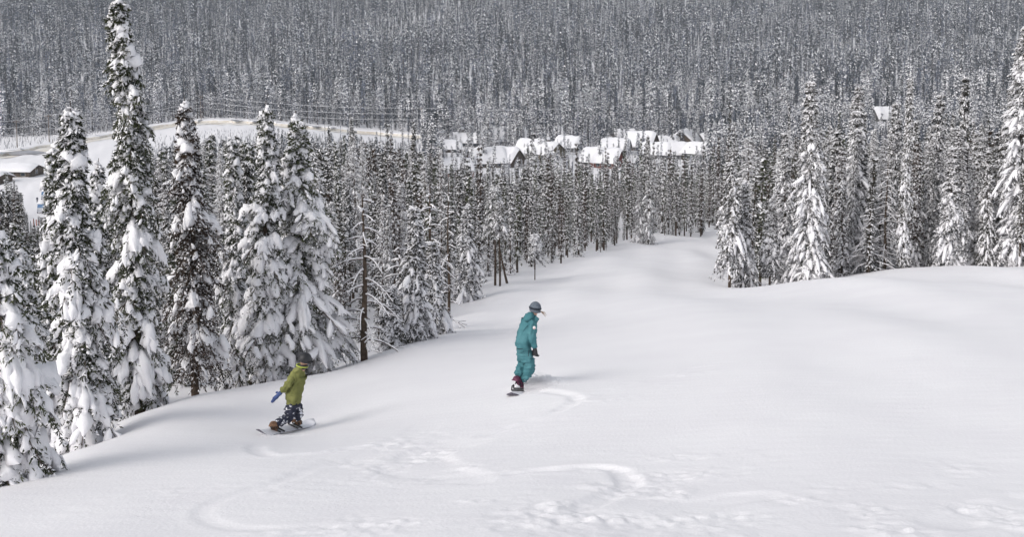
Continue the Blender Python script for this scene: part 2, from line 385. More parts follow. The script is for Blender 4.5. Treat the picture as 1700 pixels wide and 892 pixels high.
    # snow dust on the tufts
    if dust:
        kk = r.uniform(0, 1, nn) < dust
        Pd = P[kk] + np.array([0, 0, bL * 0.22 + 0.008]) + D[kk] * bL * 0.12; Dd = unit(D[kk] * np.array([1, 1, 0.7])); n3 = len(Pd)
        blades4(GS, Pd, Dd, bL * r.uniform(0.5, 1.15, n3), bW * r.uniform(0.9, 1.9, n3) * dustw, 'dust', r)
    # main pads
    sel = np.where(r.uniform(0, 1, nb) < padp + (1 - padp) * np.clip((1 - k - 0.6) / 0.25, 0, 1) * (padp > 0))[0]
    if len(sel):
        t0 = r.uniform(0.05, 0.45, len(sel)); t1 = t0 + (1.04 - t0) * r.uniform(0.55, 1.0, len(sel))
        tts = np.zeros((nb, ntp)); tts[sel] = t0[:, None] + (t1 - t0)[:, None] * t[None]
        S = spine(tts)[sel]
        ww = np.clip(L[sel] * padw * r.uniform(0.6, 1.35, len(sel)), 0.07 * H / 10, 0.31 if detail == 'hero' else 0.23); th = np.clip(ww * r.uniform(0.35, 0.6, len(sel)), 0.03, padt * 1.5)
        if detail == 'hero': ww = np.where(k[sel] < 0.32, np.maximum(ww, 0.15), ww); th = np.maximum(th, ww * 0.38)
        S = S + np.array([0, 0, 1.0]) * (0.02 + th[:, None, None] * 0.15)
        if detail == 'hero':
            sd_l = side[sel][:, None]; tl_ = np.linspace(0, 1, ntp)[None, :, None]
            pads(GS, S, ww * 0.68, th, 'snow', r, nph, 0.34)
            for sg_ in (-1, 1):
                ln = r.uniform(0.55, 1.0, (len(sel), 1, 1)); base_ = S[:, :1] + (S - S[:, :1]) * ln
                S2 = base_ + sd_l * sg_ * (ww[:, None, None] * r.uniform(0.25, 0.62, (len(sel), 1, 1))) * tl_ ** 0.7 - np.array([0, 0, 1.0]) * (ww[:, None, None] * 0.45 * tl_ ** 2)
                pads(GS, S2, ww * r.uniform(0.3, 0.6, len(sel)), th * r.uniform(0.5, 0.85, len(sel)), 'snow', r, nph - 1, 0.34)
        else: pads(GS, S, ww, th, 'snow', r, nph, 0.22)
    # small pads on side twigs
    if small:
        ii = np.repeat(np.arange(nb), small); jj = r.integers(0, m, nb * small)
        p0 = B[ii, jj]; d = tdir[ii, jj]; ll = tl[ii, jj] * r.uniform(0.7, 1.15, len(ii))
        t5 = np.linspace(0.05, 1, 5 if detail == 'hero' else 3)
        S = p0[:, None] + d[:, None] * (ll[:, None] * t5[None])[..., None] + np.array([0, 0, -1.0]) * (ll[:, None] * 0.25 * t5[None] ** 2)[..., None]
        S = S + np.array([0, 0, 0.015 + 0.02 * (detail == 'hero')])
        ww = np.clip(ll * r.uniform(0.3, 0.55, len(ii)), 0.035, 0.26)
        pads(GS, S, ww, ww * 0.42, 'snow', r, 7 if detail == 'hero' else 4, 0.22)
    # snowy leader
    if detail == 'hero':
        for q_ in range(9):
            hh = H * (1.0 - 0.018 * q_) - 0.02; c = axis(np.array([hh]))[0]
            a_ = r.uniform(0, 6.28); rr = 0.03 + 0.022 * q_ * H / 9
            S = (c + np.array([math.cos(a_), math.sin(a_), 0]) * rr * 0.5)[None, None] + np.array([[math.cos(a_), math.sin(a_), -0.35]])[None] * (np.linspace(-0.6, 1.0, 6) * (rr + 0.05))[None, :, None]
            pads(GS, S, np.array([rr * 1.5 + 0.06]), np.array([rr * 0.8 + 0.04]), 'snow', r, 8, 0.2)
        tube(GT, axis(np.array([H - 0.05, H + 0.12])), 0.008, 'bark', 5)
    return GT, GC, GS

def tree_meshes(tag_, nm, dustm=None, **kw):
    GT, GC, GS = conifer(**kw)
    mats = {'bark': BARK, 'needle': nm, 'twig': TWIG, 'snow': SNOWT, 'dust': dustm or SNOWT}
    return GT.mesh(tag_ + '_trunk', mats), GC.mesh(tag_ + '_crown', mats, False), GS.mesh(tag_ + '_snow', mats)
def tree_joined(tag_, nm, dustm=None, **kw):
    GT, GC, GS = conifer(**kw); G = Geo()
    for g_ in (GT, GC, GS):
        base = G.n; G.V += g_.V
        for k_, fs in g_.F.items(): G.F.setdefault(k_, []).extend([f + base for f in fs])
        G.n = base + g_.n
    return G.mesh(tag_, {'bark': BARK, 'needle': nm, 'twig': TWIG, 'snow': SNOWT, 'dust': dustm or SNOWT})
def put_tree(name, meshes, x, y, rz=0.0, sc=(1, 1, 1), label=None, group=None, sink=0.12, cat='tree', tilt=0.0):
    o = empty(name, (x, y, gz(x, y) - sink), rz, label, cat, group); o.scale = sc; o.rotation_euler = (tilt, 0, rz)
    t_ = link('trunk', meshes[0], o); c_ = link('crown', meshes[1], o); s_ = link('snow_load', meshes[2], c_)
    return o

# ------------------------------------------------------------------ the big near trees, each its own shape
def hero(px, bpy_, tpy, seed, label, nm=NEEDLE, Y=None, name='fir_tree', rz=0.0, **kw):
    if Y is None: x, y = hit(px, bpy_)
    else:
        a, e = ray_ae(px, bpy_); x, y = a * Y, Y
    zb = gz(x, y)
    zt = ray_ae(px, tpy)[1] * y
    H = zt - zb + 0.12
    kw.setdefault('Rr', H * 0.16)
    ms = tree_meshes(name, nm, seed=seed, H=H, **kw)
    print('hero', label[:40], 'Y=%.1f H=%.1f' % (y, H), sum(len(m.polygons) for m in ms))
    return put_tree(name, ms, x, y, rz, label=label)
BIG = dict(tw=14, bl=11, bL=0.085, bW=0.026, spire=0.45, minL=0.15, dustw=1.3, wob=0.42)
hero(12, 806, 385, 11, Y=13.6, label='short snow loaded fir at the far left edge, green skirt on the snow', Rr=0.85, nb=95, padw=0.5, padt=0.2, droop=1.2, tw=16, bl=12, bL=0.07, bW=0.02, taper=0.55)
hero(146, 742, 178, 12, Y=18.6, lean=-0.03, label='broad fir under heavy white pads with narrow knobbly top, left of the tallest tree', Rr=0.86, nb=190, padw=0.42, padt=0.19, droop=1.15, taper=0.8, **BIG)
hero(233, 672, -8, 13, Y=23.4, lean=-0.03, label='tallest tree at the left, slender green column with snow knobs at its top', Rr=0.76, nb=260, padp=0.55, padw=0.40, padt=0.2, droop=1.0, taper=0.5, small=3, dust=0.14, **BIG)
hero(324, 650, 168, 14, Y=26.0, label='dark brown fir with bare lower trunk and little snow, right of the tallest tree', nm=NEEDLEB, Rr=0.98, nb=210, cb=0.1, padp=0.16, padw=0.30, padt=0.14, droop=0.95, taper=0.8, small=1, dust=0.18, **BIG)
hero(392, 636, 228, 15, 'snow covered fir half hidden between the dark brown fir and the paired trees', Y=31, Rr=0.8, nb=150, padw=0.45, padt=0.18, droop=1.15, **BIG)
hero(446, 618, 176, 16, Y=28.0, label='left one of the two close set heavily loaded firs behind the green jacketed rider', Rr=1.0, nb=210, cb=0.05, padw=0.46, padt=0.2, padp=0.75, droop=1.1, taper=0.72, gap=0.2, dust=0.2, **BIG)
hero(498, 604, 190, 31, Y=29.0, label='right one of the two close set heavily loaded firs, wide snowy boughs reaching right', Rr=1.75, nb=250, cb=0.05, padw=0.34, padt=0.2, padp=0.72, droop=0.8, taper=0.7, lean=0.03, gap=0.2, dust=0.2, **BIG)
hero(98, 700, 240, 18, 'thin snowy fir just behind the left side of the broad loaded fir', Y=26, Rr=0.5, nb=130, padw=0.5, padt=0.15, droop=1.1, tw=11, bl=8, bL=0.10, bW=0.034, dustw=1.3, spire=0.4)
hero(46, 760, 415, 19, 'bowed fir with curved snowy branches behind the leftmost small fir', Y=21, Rr=1.2, nb=110, padw=0.3, padt=0.12, droop=0.9, tw=12, bl=8, bL=0.09, bW=0.03, gap=0.2)
hero(175, 700, 270, 20, 'snowy fir seen in the gap between the broad fir and the tallest tree', Y=28, Rr=0.7, nb=130, padw=0.45, padt=0.15, droop=1.1, tw=11, bl=8, bL=0.10, bW=0.034, dustw=1.3, spire=0.4)
print('tris heroes ok')

# ------------------------------------------------------------------ forest
def LUT(pts):
    xs, ys = zip(*pts); return lambda v: np.interp(v, xs, ys)
edge_left = LUT([(12, -60), (16, 60), (20, 150), (24, 270), (28, 400), (31, 560), (36, 650), (42, 700), (50, 745), (60, 775), (70, 845), (80, 930), (90, 985), (100, 1020), (110, 1050), (116, 1075), (119, 1168), (126, 1172), (140, 1200), (150, 1400), (152, 9000)])
edge_right = LUT([(40, 9000), (51, 9000), (52.5, 1560), (54, 1330), (57, 1270), (62, 1232), (75, 1226), (100, 1232), (114, 1240), (122, 1260), (128, 1400), (134, 9000)])
top_limit = LUT([(-600, 330), (0, 303), (34, 306), (50, 366), (110, 372), (185, 330), (215, 246), (300, 226), (380, 217), (470, 214), (520, 218), (640, 232), (715, 248), (745, 280), (790, 286), (850, 284), (900, 276), (960, 268), (1010, 280), (1060, 262), (1130, 260), (1168, 264), (1188, 232), (1200, 232), (1260, 232), (1330, 190), (1450, 175), (1700, 160), (2300, 140)])
road_c = LUT([(-600, 290), (0, 262), (70, 250), (130, 238), (190, 228), (250, 216), (300, 208), (350, 205), (440, 208), (540, 217), (680, 229), (760, 240), (830, 262)])   # road centre line, photo row
VILL = [(866, 240, 30), (884, 256, 30), (944, 250, 26), (1022, 254, 30), (1090, 262, 30), (1128, 262, 30), (738, 258, 20), (765, 240, 45), (795, 268, 60), (840, 240, 60), (905, 232, 48), (900, 262, 40), (1000, 268, 36), (1040, 230, 36), (1060, 238, 40), (1110, 242, 24), (1138, 236, 36), (1162, 258, 24), (756, 285, 34)]
def patch(x, y): return 0.5 + 0.5 * wave(x, y * 0.6, 170, 31, 3)
pts = []
def scatter(y0, y1, sp, xk=0.62, jit=0.46):
    ys = np.arange(y0, y1, sp); out = []
    for i, y in enumerate(ys):
        hw = xk * y + 12; xs = np.arange(-hw, hw, sp) + (i % 2) * sp * .5
        out.append(np.stack([xs, np.full(len(xs), y)], 1))
    P = np.concatenate(out); P = P + rng.uniform(-jit, jit, P.shape) * sp
    return P
bands = [(13, 60, 2.0), (60, 130, 2.05), (130, 260, 2.9), (260, 600, 3.7), (600, 900, 4.9), (900, 1500, 4.8)]
for b0, b1, sp in bands:
    P = scatter(b0, b1, sp); pts.append(P)
P = np.concatenate(pts); X, Y = P[:, 0], P[:, 1]
Z = z_soft(X, Y); PX, PY = px_of(X, Y, Z)
ok = (PX < edge_left(Y)) | (PX > edge_right(Y)) | ((Y > 150))
ok &= ~((Y < 55) & (PX > 1100)) & (Y > 15)
# behind the bank the near ground stays free of trees except the named ones
ok &= ~((Y < 31) & (PX > -80))
# clearing at the left and its upper road
clear_left = (Y > 235) & (Y < 480) & (PX < 200 + rng.normal(0, 12, len(X))) & (PY > road_c(PX) - 2) & (PY < np.interp(PX, [-100, 0, 60, 110, 150, 200], [330, 340, 368, 372, 330, 262]))
ok &= ~clear_left
rd = (np.abs(PY - road_c(PX)) < 9) & (Y > 380) & (Y < 620) & (PX < 690)
rd2 = (PX > 180) & (PX < 470) & (PY > road_c(PX)) & (PY < road_c(PX) + np.interp(PX, [180, 300, 400, 470], [22, 14, 9, 5])) & (Y > 400)
ok &= ~(rd | (rd2 & (rng.uniform(0, 1, len(X)) < 0.93)))
for vx, vy, vw in VILL: ok &= ~((np.abs(PX - vx) < vw * 0.6) & (PY < vy) & (PY > vy - 9) & (Y > 250) & (Y < 500))
vz = (PX > 730) & (PX < 1180) & (PY > 212) & (PY < 300) & (Y > 290) & (Y < 480)
ok &= ~(vz & (rng.uniform(0, 1, len(X)) < 0.2))
sub = (Y > 60) & (Y < 260) & (rng.uniform(0, 1, len(X)) < 0.10); ok &= ~sub
X, Y, Z, PX, PY = (v[ok] for v in (X, Y, Z, PX, PY)); n = len(X)
pt = np.clip(0.6 * patch(X, Y) + 0.4 * (0.5 + 1.1 * wave(X, Y * 0.35, 34, 77, 2)), 0, 1)
H = rng.uniform(0.55, 1.18, n) * np.interp(Y, [30, 60, 130, 300, 600, 1200], [8.5, 11.5, 14.0, 13, 16, 19])
H *= np.interp(pt, [0, 1], [0.85, 1.12])
em = rng.uniform(0, 1, n) < 0.16
H = np.where(Y > 480, H * np.where(em, 1.45, 0.72), H)
edge = np.minimum(np.abs(PX - edge_left(Y)), np.abs(PX - edge_right(Y))) * Y / F
H = np.where((edge < 2.5) & (Y < 130) & (rng.uniform(0, 1, n) < 0.4), H * 0.45, H)
H = np.where((PX > 1200) & (Y < 75), H * 1.18, H)
# height that would reach the photo's skyline of that zone
lim = top_limit(PX) + rng.normal(0, 14, n) + np.where(PX > 560, rng.exponential(26, n) - 16, 0) + (Y > 100) * 4
for cx_, hw_, ly_ in [(1465, 19, 206), (1322, 13, 216), (1222, 9, 238), (1654, 9, 200)]: lim = np.where(np.abs(PX - cx_) < hw_, np.maximum(lim, ly_), lim)
lim = np.where((PX > 225) & (PX < 700), np.maximum(lim, road_c(PX) + np.interp(PX, [225, 300, 380, 440, 700], [13, 12, 10, 8, 6]) + rng.normal(0, 5, n)), lim)
spr = (rng.uniform(0, 1, n) < 0.11) & (PX > 540) & (Y > 40); lim = np.where(spr, lim - rng.uniform(18, 60, n), lim)
u = (CY - lim) / F; e_l = (-SP + u * CP) / (CP + u * SP)
Hl = e_l * Y - Z
H = np.where(spr & (Y < 200), H * 1.45, H)
H = np.where((Y < 300) | ((PX < 700) & (Y < 500)) | ((np.abs(PX - 1465) < 19) & (Y < 530)), np.minimum(H, np.maximum(Hl * rng.uniform(0.62, 1.0, n), 1.8)), H)
lowv = (PX > 735) & (PX < 1175) & (Y > 240) & (Y < 420); H = np.where(lowv, H * np.where(rng.uniform(0, 1, n) < 0.17, 0.75, rng.uniform(0.18, 0.45, n)), H)
H = np.where((PX < 460) & (Y > 300) & (Y < 560) & (PY > road_c(PX) - 5), H * 0.7, H)
RZ = rng.uniform(0, 6.28, n); WS = rng.uniform(0.7, 1.3, n) * np.where(spr, 0.72, 1)
print('forest trees', n)

# prototypes of three levels of detail, all 10 m tall
MIDP = []
mk = dict(detail='mid', H=10.0, ntp=5, nph=5, minL=0.05)
for i, (nm, kw) in enumerate([
    (NEEDLE,  dict(Rr=1.1, nb=170, taper=0.85, droop=1.1, padw=0.4, padt=0.15, padp=0.8, tw=8, bl=4, bL=0.22, bW=0.065, dust=0.42, small=3, tiers=20)),
    (NEEDLE,  dict(Rr=0.85, nb=170, taper=0.7, spire=0.3, droop=1.2, padw=0.55, padt=0.17, padp=0.75, tw=8, bl=4, bL=0.2, bW=0.06, dust=0.35, small=2, tiers=24, cb=0.02)),
    (NEEDLEF, dict(Rr=1.45, nb=170, taper=0.85, droop=1.0, padw=0.4, padt=0.16, padp=0.9, tw=9, bl=4, bL=0.22, bW=0.06, dust=0.42, small=3, tiers=17)),
    (NEEDLEF, dict(Rr=0.75, nb=150, taper=0.6, spire=0.3, droop=1.0, padw=0.5, padt=0.15, padp=0.7, tw=8, bl=4, bL=0.2, bW=0.055, dust=0.3, small=2, tiers=22, cb=0.24, gap=0.2)),
    (NEEDLEB, dict(Rr=0.95, nb=140, taper=0.6, droop=0.9, padw=0.42, padt=0.13, padp=0.55, tw=8, bl=4, bL=0.2, bW=0.055, dust=0.25, small=2, tiers=20, cb=0.32, gap=0.25)),
    (NEEDLEF, dict(Rr=0.95, nb=120, taper=0.45, spire=0.3, droop=0.8, padw=0.45, padt=0.15, padp=0.75, tw=8, bl=4, bL=0.22, bW=0.06, dust=0.5, small=3, cb=0.45, gap=0.1, trunk_r=0.12)),
    (NEEDLEF, dict(Rr=1.25, nb=130, taper=0.6, droop=0.7, padw=0.12, padt=0.05, padp=1.0, tw=9, bl=2, bL=0.2, bW=0.03, dust=0.9, dustw=1.3, small=5, cb=0.08, wob=0.5)),
    (NEEDLEF, dict(Rr=0.95, nb=130, taper=0.9, droop=1.25, padw=0.5, padt=0.19, padp=0.85, tw=8, bl=4, bL=0.22, bW=0.07, dust=0.7, small=4, cb=0.0, spire=0.3)),
    (NEEDLEF, dict(Rr=1.0, nb=210, taper=0.85, spire=0.3, droop=1.1, padw=0.24, padt=0.10, padp=0.9, tw=8, bl=4, bL=0.18, bW=0.05, dust=0.75, small=4, cb=0.03)),
    (NEEDLEF, dict(Rr=0.8, nb=200, taper=0.7, spire=0.3, droop=1.2, padw=0.28, padt=0.10, padp=0.9, tw=7, bl=4, bL=0.18, bW=0.05, dust=0.7, small=4, cb=0.06)),
    (TWIG, dict(Rr=0.95, nb=75, taper=0.6, droop=0.6, padw=0.06, padt=0.03, padp=1.0, tw=8, bl=2, bL=0.22, bW=0.02, dust=0.8, dustw=1.2, small=2, cb=0.18, wob=0.5, trunk_r=0.10)),
    (NEEDLEB, dict(Rr=0.8, nb=90, taper=0.4, spire=0.3, droop=1.0, padw=0.4, padt=0.13, padp=0.6, tw=8, bl=4, bL=0.2, bW=0.055, dust=0.35, small=2, cb=0.5, gap=0.2, trunk_r=0.10)),
    ]):
    MIDP.append(tree_meshes('spruce_%d' % i, nm, seed=100 + i, **mk, **kw))
print('mid tris', [sum(len(m.polygons) for m in t) for t in MIDP])
PC = bpy.data.collections.new('forest_sources')      # not linked to the scene: only instanced
def proto(name, me): o = bpy.data.objects.new(name, me); PC.objects.link(o); return o
NEEDLEV = noisy('far_needles', (0.020, 0.026, 0.029), (0.056, 0.064, 0.066), 0.5, 0.85, 0.1)
_t = NEEDLEV.node_tree; _b = _t.nodes['Principled BSDF']; _src = _b.inputs['Base Color'].links[0].from_socket
_oi = _t.nodes.new('ShaderNodeObjectInfo'); _pw = _t.nodes.new('ShaderNodeMath'); _pw.operation = 'POWER'; _pw.inputs[1].default_value = 3.2
_mx = _t.nodes.new('ShaderNodeMix'); _mx.data_type = 'RGBA'; _mx.inputs[7].default_value = (0.15, 0.17, 0.225, 1)    # hoar frost, heavier on some trees
_t.links.new(_oi.outputs['Random'], _pw.inputs[0]); _t.links.new(_pw.outputs[0], _mx.inputs[0]); _t.links.new(_src, _mx.inputs[6]); _t.links.new(_mx.outputs[2], _b.inputs['Base Color'])
k_ = 0
LV = [[], [], []]
for i in range(7):
    nm = [NEEDLE, NEEDLEF, NEEDLEF, NEEDLEB, NEEDLEF, NEEDLE, NEEDLEF][i]
    kw = dict(Rr=rng.uniform(0.6, 0.95), nb=80, taper=rng.uniform(0.7, 1.0), droop=1.0, padw=0.45, padt=0.2, padp=0.75, tw=5, bl=2, bL=0.30, bW=0.09, dust=[0.45, 0.25, 0.35, 0.15, 0.55, 0.22, 0.3][i], dustw=1.1, spire=0.3, small=1, tiers=[18, 14, 0, 16, 20, 13, 17][i], cb=[0.05, 0.12, 0.3, 0.15, 0.05, 0.2, 0.1][i], ntp=3, nph=4, minL=0.05)
    proto('p%02d' % k_, tree_joined('spruce_b', nm, seed=200 + i, detail='mid', H=10., **kw)); LV[0].append(k_); k_ += 1
for i in range(6):
    kw = dict(Rr=rng.uniform(0.7, 0.95), nb=46, taper=rng.uniform(0.6, 0.9), droop=1.5, padw=0.5, padt=0.22, padp=0.0, tw=4, bl=1, bL=0.62, bW=0.2, spire=0.3, dustw=1.25, dust=[0.8, 0.5, 0.28, 0.1, 0.38, 0.04][i], tiers=[12, 10, 13, 11, 9, 12][i], small=0, cb=0.08, ntp=3, nph=3)
    proto('p%02d' % k_, tree_joined('spruce_c', NEEDLEV, seed=300 + i, detail='far', H=10., **kw)); LV[1].append(k_); k_ += 1
for i in range(6):
    kw = dict(Rr=rng.uniform(0.6, 0.85), nb=26, taper=rng.uniform(0.6, 0.9), droop=1.8, spire=0.3, padp=0.0, tw=3, bl=1, bL=1.0, bW=0.26, dustw=1.25, dust=[0.62, 0.36, 0.18, 0.06, 0.26, 0.02][i], tiers=[8, 7, 9, 8, 7, 8][i], small=0, cb=0.08, ntp=3, nph=3)
    proto('p%02d' % k_, tree_joined('spruce_d', NEEDLEV, seed=400 + i, detail='far', H=10., dustm=SNOWT if i % 2 else RIME, **kw)); LV[2].append(k_); k_ += 1
print('far faces', [len(o.data.polygons) for o in PC.objects])

# the 300 trees that show largest stand as individuals
vis = (PX > -30) & (PX < 1730)
score = np.where(vis, H / Y, 0) + np.where(vis & (PY < 520), 0, 0)
order = np.argsort(-score); NI = 250
ind = order[:NI]; isind = np.zeros(n, bool); isind[ind] = True
for j in ind:
    px, py = float(PX[j]), float(PY[j]); Yj = float(Y[j])
    r_ = random.random()
    if px < 560: zone, grp = 'snowy spruce in the stand behind the big loaded firs at the left', 'spruces behind the big firs at the left'
    elif px < 1195: zone, grp = 'snowy slender spruce in the stand along the left edge of the run', 'spruces along the left edge of the run'
    else: zone, grp = 'snow covered spruce in the dense stand behind the right hand crest', 'spruces behind the right hand crest'
    KL = ['broad', 'slender', 'wide skirted', 'thin column', 'brownish', 'bare stemmed', 'rimed straggly', 'heavily loaded', 'evenly frosted', 'slim frosted', 'bare rimed', 'bare trunked brown']
    if px < 560: k = random.choice([0, 1, 3, 6, 8, 9, 10, 3])
    elif px < 1195: k = random.choice([1, 3, 4, 4, 5, 6, 9, 10, 10, 11, 11])
    else: k = random.choice([8, 9, 8, 9, 2, 6, 10, 8])
    if H[j] < 4: k = random.choice([7, 2, 0])
    if H[j] < 4: zone = zone.replace('spruce', 'young spruce')
    pl = ('left of the tallest tree' if px < 215 else 'between the tallest tree and the paired firs' if px < 420 else 'just right of the paired firs') if px < 560 else \
         ('near the dark snag' if px < 700 else 'above the teal rider' if px < 900 else 'below the village' if px < 1040 else 'at the far end of the run') if px < 1195 else \
         ('nearest the run' if px < 1300 else 'around the tall spire' if px < 1420 else 'in the middle of the stand' if px < 1540 else 'toward the right edge')
    rw = 'front' if Yj < (60 if px > 1195 else float(np.interp(px, [0, 560, 700, 850, 1000, 1195], [30, 38, 46, 72, 100, 122]))) else 'middle' if Yj < 85 else 'back'
    zone = KL[k] + ' ' + ('young ' if H[j] < 4 else '') + 'snowy spruce, ' + rw + ' row, ' + pl + (', behind the crest' if px >= 1195 else ', left of the run' if px >= 560 else '')
    s = float(H[j]) / 10.0; wsc = (s ** 0.8) * float(WS[j]) * (random.uniform(0.55, 0.88) if 560 < px < 1195 else random.uniform(0.75, 1.0))
    put_tree('spruce_tree', MIDP[k], float(X[j]), float(Y[j]), float(RZ[j]), (wsc, wsc, s), zone, grp, sink=0.25)
rest = ~isind
# everything beyond: one forest of instanced spruces
def forest(name, sel, label):
    m = np.where(sel)[0]; V = np.stack([X[m], Y[m], Z[m] - 0.3], 1)
    me = npmesh(name, V, [], []) if False else bpy.data.meshes.new(name)
    me.vertices.add(len(m)); me.vertices.foreach_set('co', V.astype(np.float32).ravel())
    pr = np.empty(len(m), np.int32); rr = rng.uniform(0, 1, len(m))
    q = np.clip(-0.05 + 1.15 * (1 - pt[m]) + rng.normal(0, 0.25, len(m)), 0, 0.999)   # snowier or darker patches of forest
    q = np.where(em[m] & (Y[m] > 480), np.where(rr < 0.6, 0.05 + 0.2 * rr, 0.95), np.where(Y[m] > 480, np.clip(q + 0.14, 0, 0.999), q))
    darkness_order = {1: np.array(LV[1])[[0, 1, 4, 2, 3, 5]], 2: np.array(LV[2])[[0, 1, 4, 2, 3, 5]]}
    lv = np.where(Y[m] < 230, 0, np.where(Y[m] < 620, 1, 2))
    pr = np.where(lv == 0, np.array(LV[0])[(rr * len(LV[0])).astype(int)], np.where(lv == 1, darkness_order[1][(q * 6).astype(int)], darkness_order[2][(q * 6).astype(int)]))
    a = me.attributes.new('pick', 'INT', 'POINT'); a.data.foreach_set('value', pr.astype(np.int32))
    a = me.attributes.new('turn', 'FLOAT_VECTOR', 'POINT'); a.data.foreach_set('vector', np.stack([np.zeros(len(m)), np.zeros(len(m)), RZ[m]], 1).astype(np.float32).ravel())
    s = H[m] / 10; wv = s ** 0.8 * WS[m]
    a = me.attributes.new('size', 'FLOAT_VECTOR', 'POINT'); a.data.foreach_set('vector', np.stack([wv, wv, s], 1).astype(np.float32).ravel())
    o = link(name, me); tag(o, label, kind='stuff')
    ng = bpy.data.node_groups.new(name, 'GeometryNodeTree')
    ng.interface.new_socket('Geometry', in_out='INPUT', socket_type='NodeSocketGeometry'); ng.interface.new_socket('Geometry', in_out='OUTPUT', socket_type='NodeSocketGeometry')
    N = ng.nodes; gi = N.new('NodeGroupInput'); go = N.new('NodeGroupOutput'); ip = N.new('GeometryNodeInstanceOnPoints'); ci = N.new('GeometryNodeCollectionInfo')
    ci.inputs['Collection'].default_value = PC; ci.inputs['Separate Children'].default_value = True; ci.inputs['Reset Children'].default_value = True
    def att(nm_, ty):
        q_ = N.new('GeometryNodeInputNamedAttribute'); q_.data_type = ty; q_.inputs['Name'].default_value = nm_; return q_.outputs['Attribute']
    Lk = ng.links.new
    Lk(gi.outputs[0], ip.inputs['Points']); Lk(ci.outputs[0], ip.inputs['Instance']); ip.inputs['Pick Instance'].default_value = True
    Lk(att('pick', 'INT'), ip.inputs['Instance Index']); Lk(att('turn', 'FLOAT_VECTOR'), ip.inputs['Rotation']); Lk(att('size', 'FLOAT_VECTOR'), ip.inputs['Scale'])
    Lk(ip.outputs[0], go.inputs[0])
    md = o.modifiers.new('forest', 'NODES'); md.node_group = ng
    return o
forest('spruce_forest', rest, 'dense snow dusted spruce forest filling the valley and the far hillside')

# ------------------------------------------------------------------ trees of the stands that stand out, and dead snags
def spot(px, bpy_, tpy, seed, label, nm=NEEDLEF, Y=None, **kw):
    if Y is None: x, y = hit(px, bpy_)
    else: a, e = ray_ae(px, bpy_); x, y = a * Y, Y
    zb = gz(x, y); Hh = ray_ae(px, tpy)[1] * y - zb
    d_ = dict(minL=0.06, nb=210, taper=0.8, droop=1.1, padw=0.24, padt=0.11, padp=0.9, tw=8, bl=4, bL=0.17, bW=0.048, dust=0.7, small=4, cb=0.03, spire=0.35, tiers=22, ntp=6, nph=6); d_.update(kw); d_['Rr'] = kw.get('Rr', 1.5)
    return put_tree('spruce_tree', tree_meshes('spruce', nm, seed=seed, H=Hh, detail='mid', **d_), x, y, 0, label=label)
spot(1211, 480, 262, 501, 'drooping spruce with bare lower trunk, nearest the run on the right', Y=53, Rr=1.25, cb=0.2, tiers=0, droop=1.4, padw=0.25, taper=0.5, padp=0.6, dust=0.45)
spot(1236, 478, 300, 502, 'narrow snowy spruce leaning on the drooping one, right of it', Y=54, Rr=0.9)
spot(1278, 466, 335, 503, 'small spruce on a visible thin trunk with a snow hump at half height', Y=55, Rr=0.95, cb=0.22, padw=0.36)
spot(1300, 462, 215, 504, 'grey spruce left of the tall spire with a drooping snow cap', Y=58, Rr=1.2)
spot(1341, 462, 128, 505, 'tall broad pyramid spruce with the highest spire near the crest', Y=54, Rr=1.6, nb=400, padw=0.2, nm=NEEDLEF, taper=0.9, spire=0.15, minL=0.16, tiers=30)
spot(1416, 455, 136, 506, 'tall slim spruce, second spire right of the broad pyramid one', Y=60, Rr=1.35, nb=280, spire=0.15, minL=0.14)
spot(1392, 456, 245, 507, 'dark narrow spruce between the two tall spires', Y=58, Rr=0.8, nm=NEEDLEB)
spot(1480, 450, 165, 508, 'tall snowy spruce in front of the bright roof', Y=64, Rr=1.2, nb=260, spire=0.15, minL=0.14)
spot(1548, 448, 150, 509, 'tall slender spruce with knobbly snow left of the white pyramid', Y=62, Rr=1.1, nb=260, spire=0.15, minL=0.14)
spot(1573, 444, 240, 510, 'very white thin pyramid spruce standing on the crest', Y=57, Rr=1.15, dust=0.9, padw=0.28)
spot(1618, 442, 215, 511, 'white spruce right of the thin pyramid one on the crest', Y=58, Rr=1.2, dust=0.8)
spot(1690, 440, 34, 512, 'largest spruce at the right frame edge with big snow clumps', Y=56, Rr=1.6, nb=460, padw=0.34, padt=0.17, spire=0.0, minL=0.24, nm=NEEDLEF, taper=0.7, tiers=34)
spot(1660, 442, 190, 513, 'shorter spruce tucked against the largest one at the right edge', Y=59, Rr=1.0)
spot(1515, 447, 230, 514, 'dark column spruce left of the slender knobbly one', Y=59, Rr=0.8, nm=NEEDLEB, dust=0.4)
spot(688, 578, 335, 515, 'snowy spruce at the forest edge beyond the dark trunked snag', Y=32.5, Rr=0.95, cb=0.05, nb=170, bL=0.14, bW=0.04)
spot(720, 566, 395, 516, 'short drooping spruce where the forest edge meets the run', Y=35, Rr=0.9, nb=150, droop=1.3, bL=0.14, bW=0.04)
spot(650, 585, 470, 517, 'small rimed spruce right of the dark trunked snag', Y=31.5, Rr=0.7, nb=110, bL=0.13, bW=0.04)
spot(776, 500, 335, 518, 'bushy snow skirted spruce at the forest edge left of the teal rider', Y=54, Rr=1.2, cb=0.02)
spot(822, 484, 305, 519, 'tall pine with bare thin trunk and a snow capped crown', Y=62, Rr=1.25, cb=0.55, nb=110, taper=0.4, tiers=0, nm=NEEDLE)
spot(830, 486, 330, 520, 'second bare trunked pine close to the right of the snow capped one', Y=61, Rr=0.9, cb=0.62, nb=70, taper=0.4, tiers=0)
spot(888, 466, 385, 521, 'short round topped pine on a thin trunk above the teal rider', Y=66, Rr=0.95, cb=0.5, nb=70, taper=0.35, tiers=0, padw=0.7)
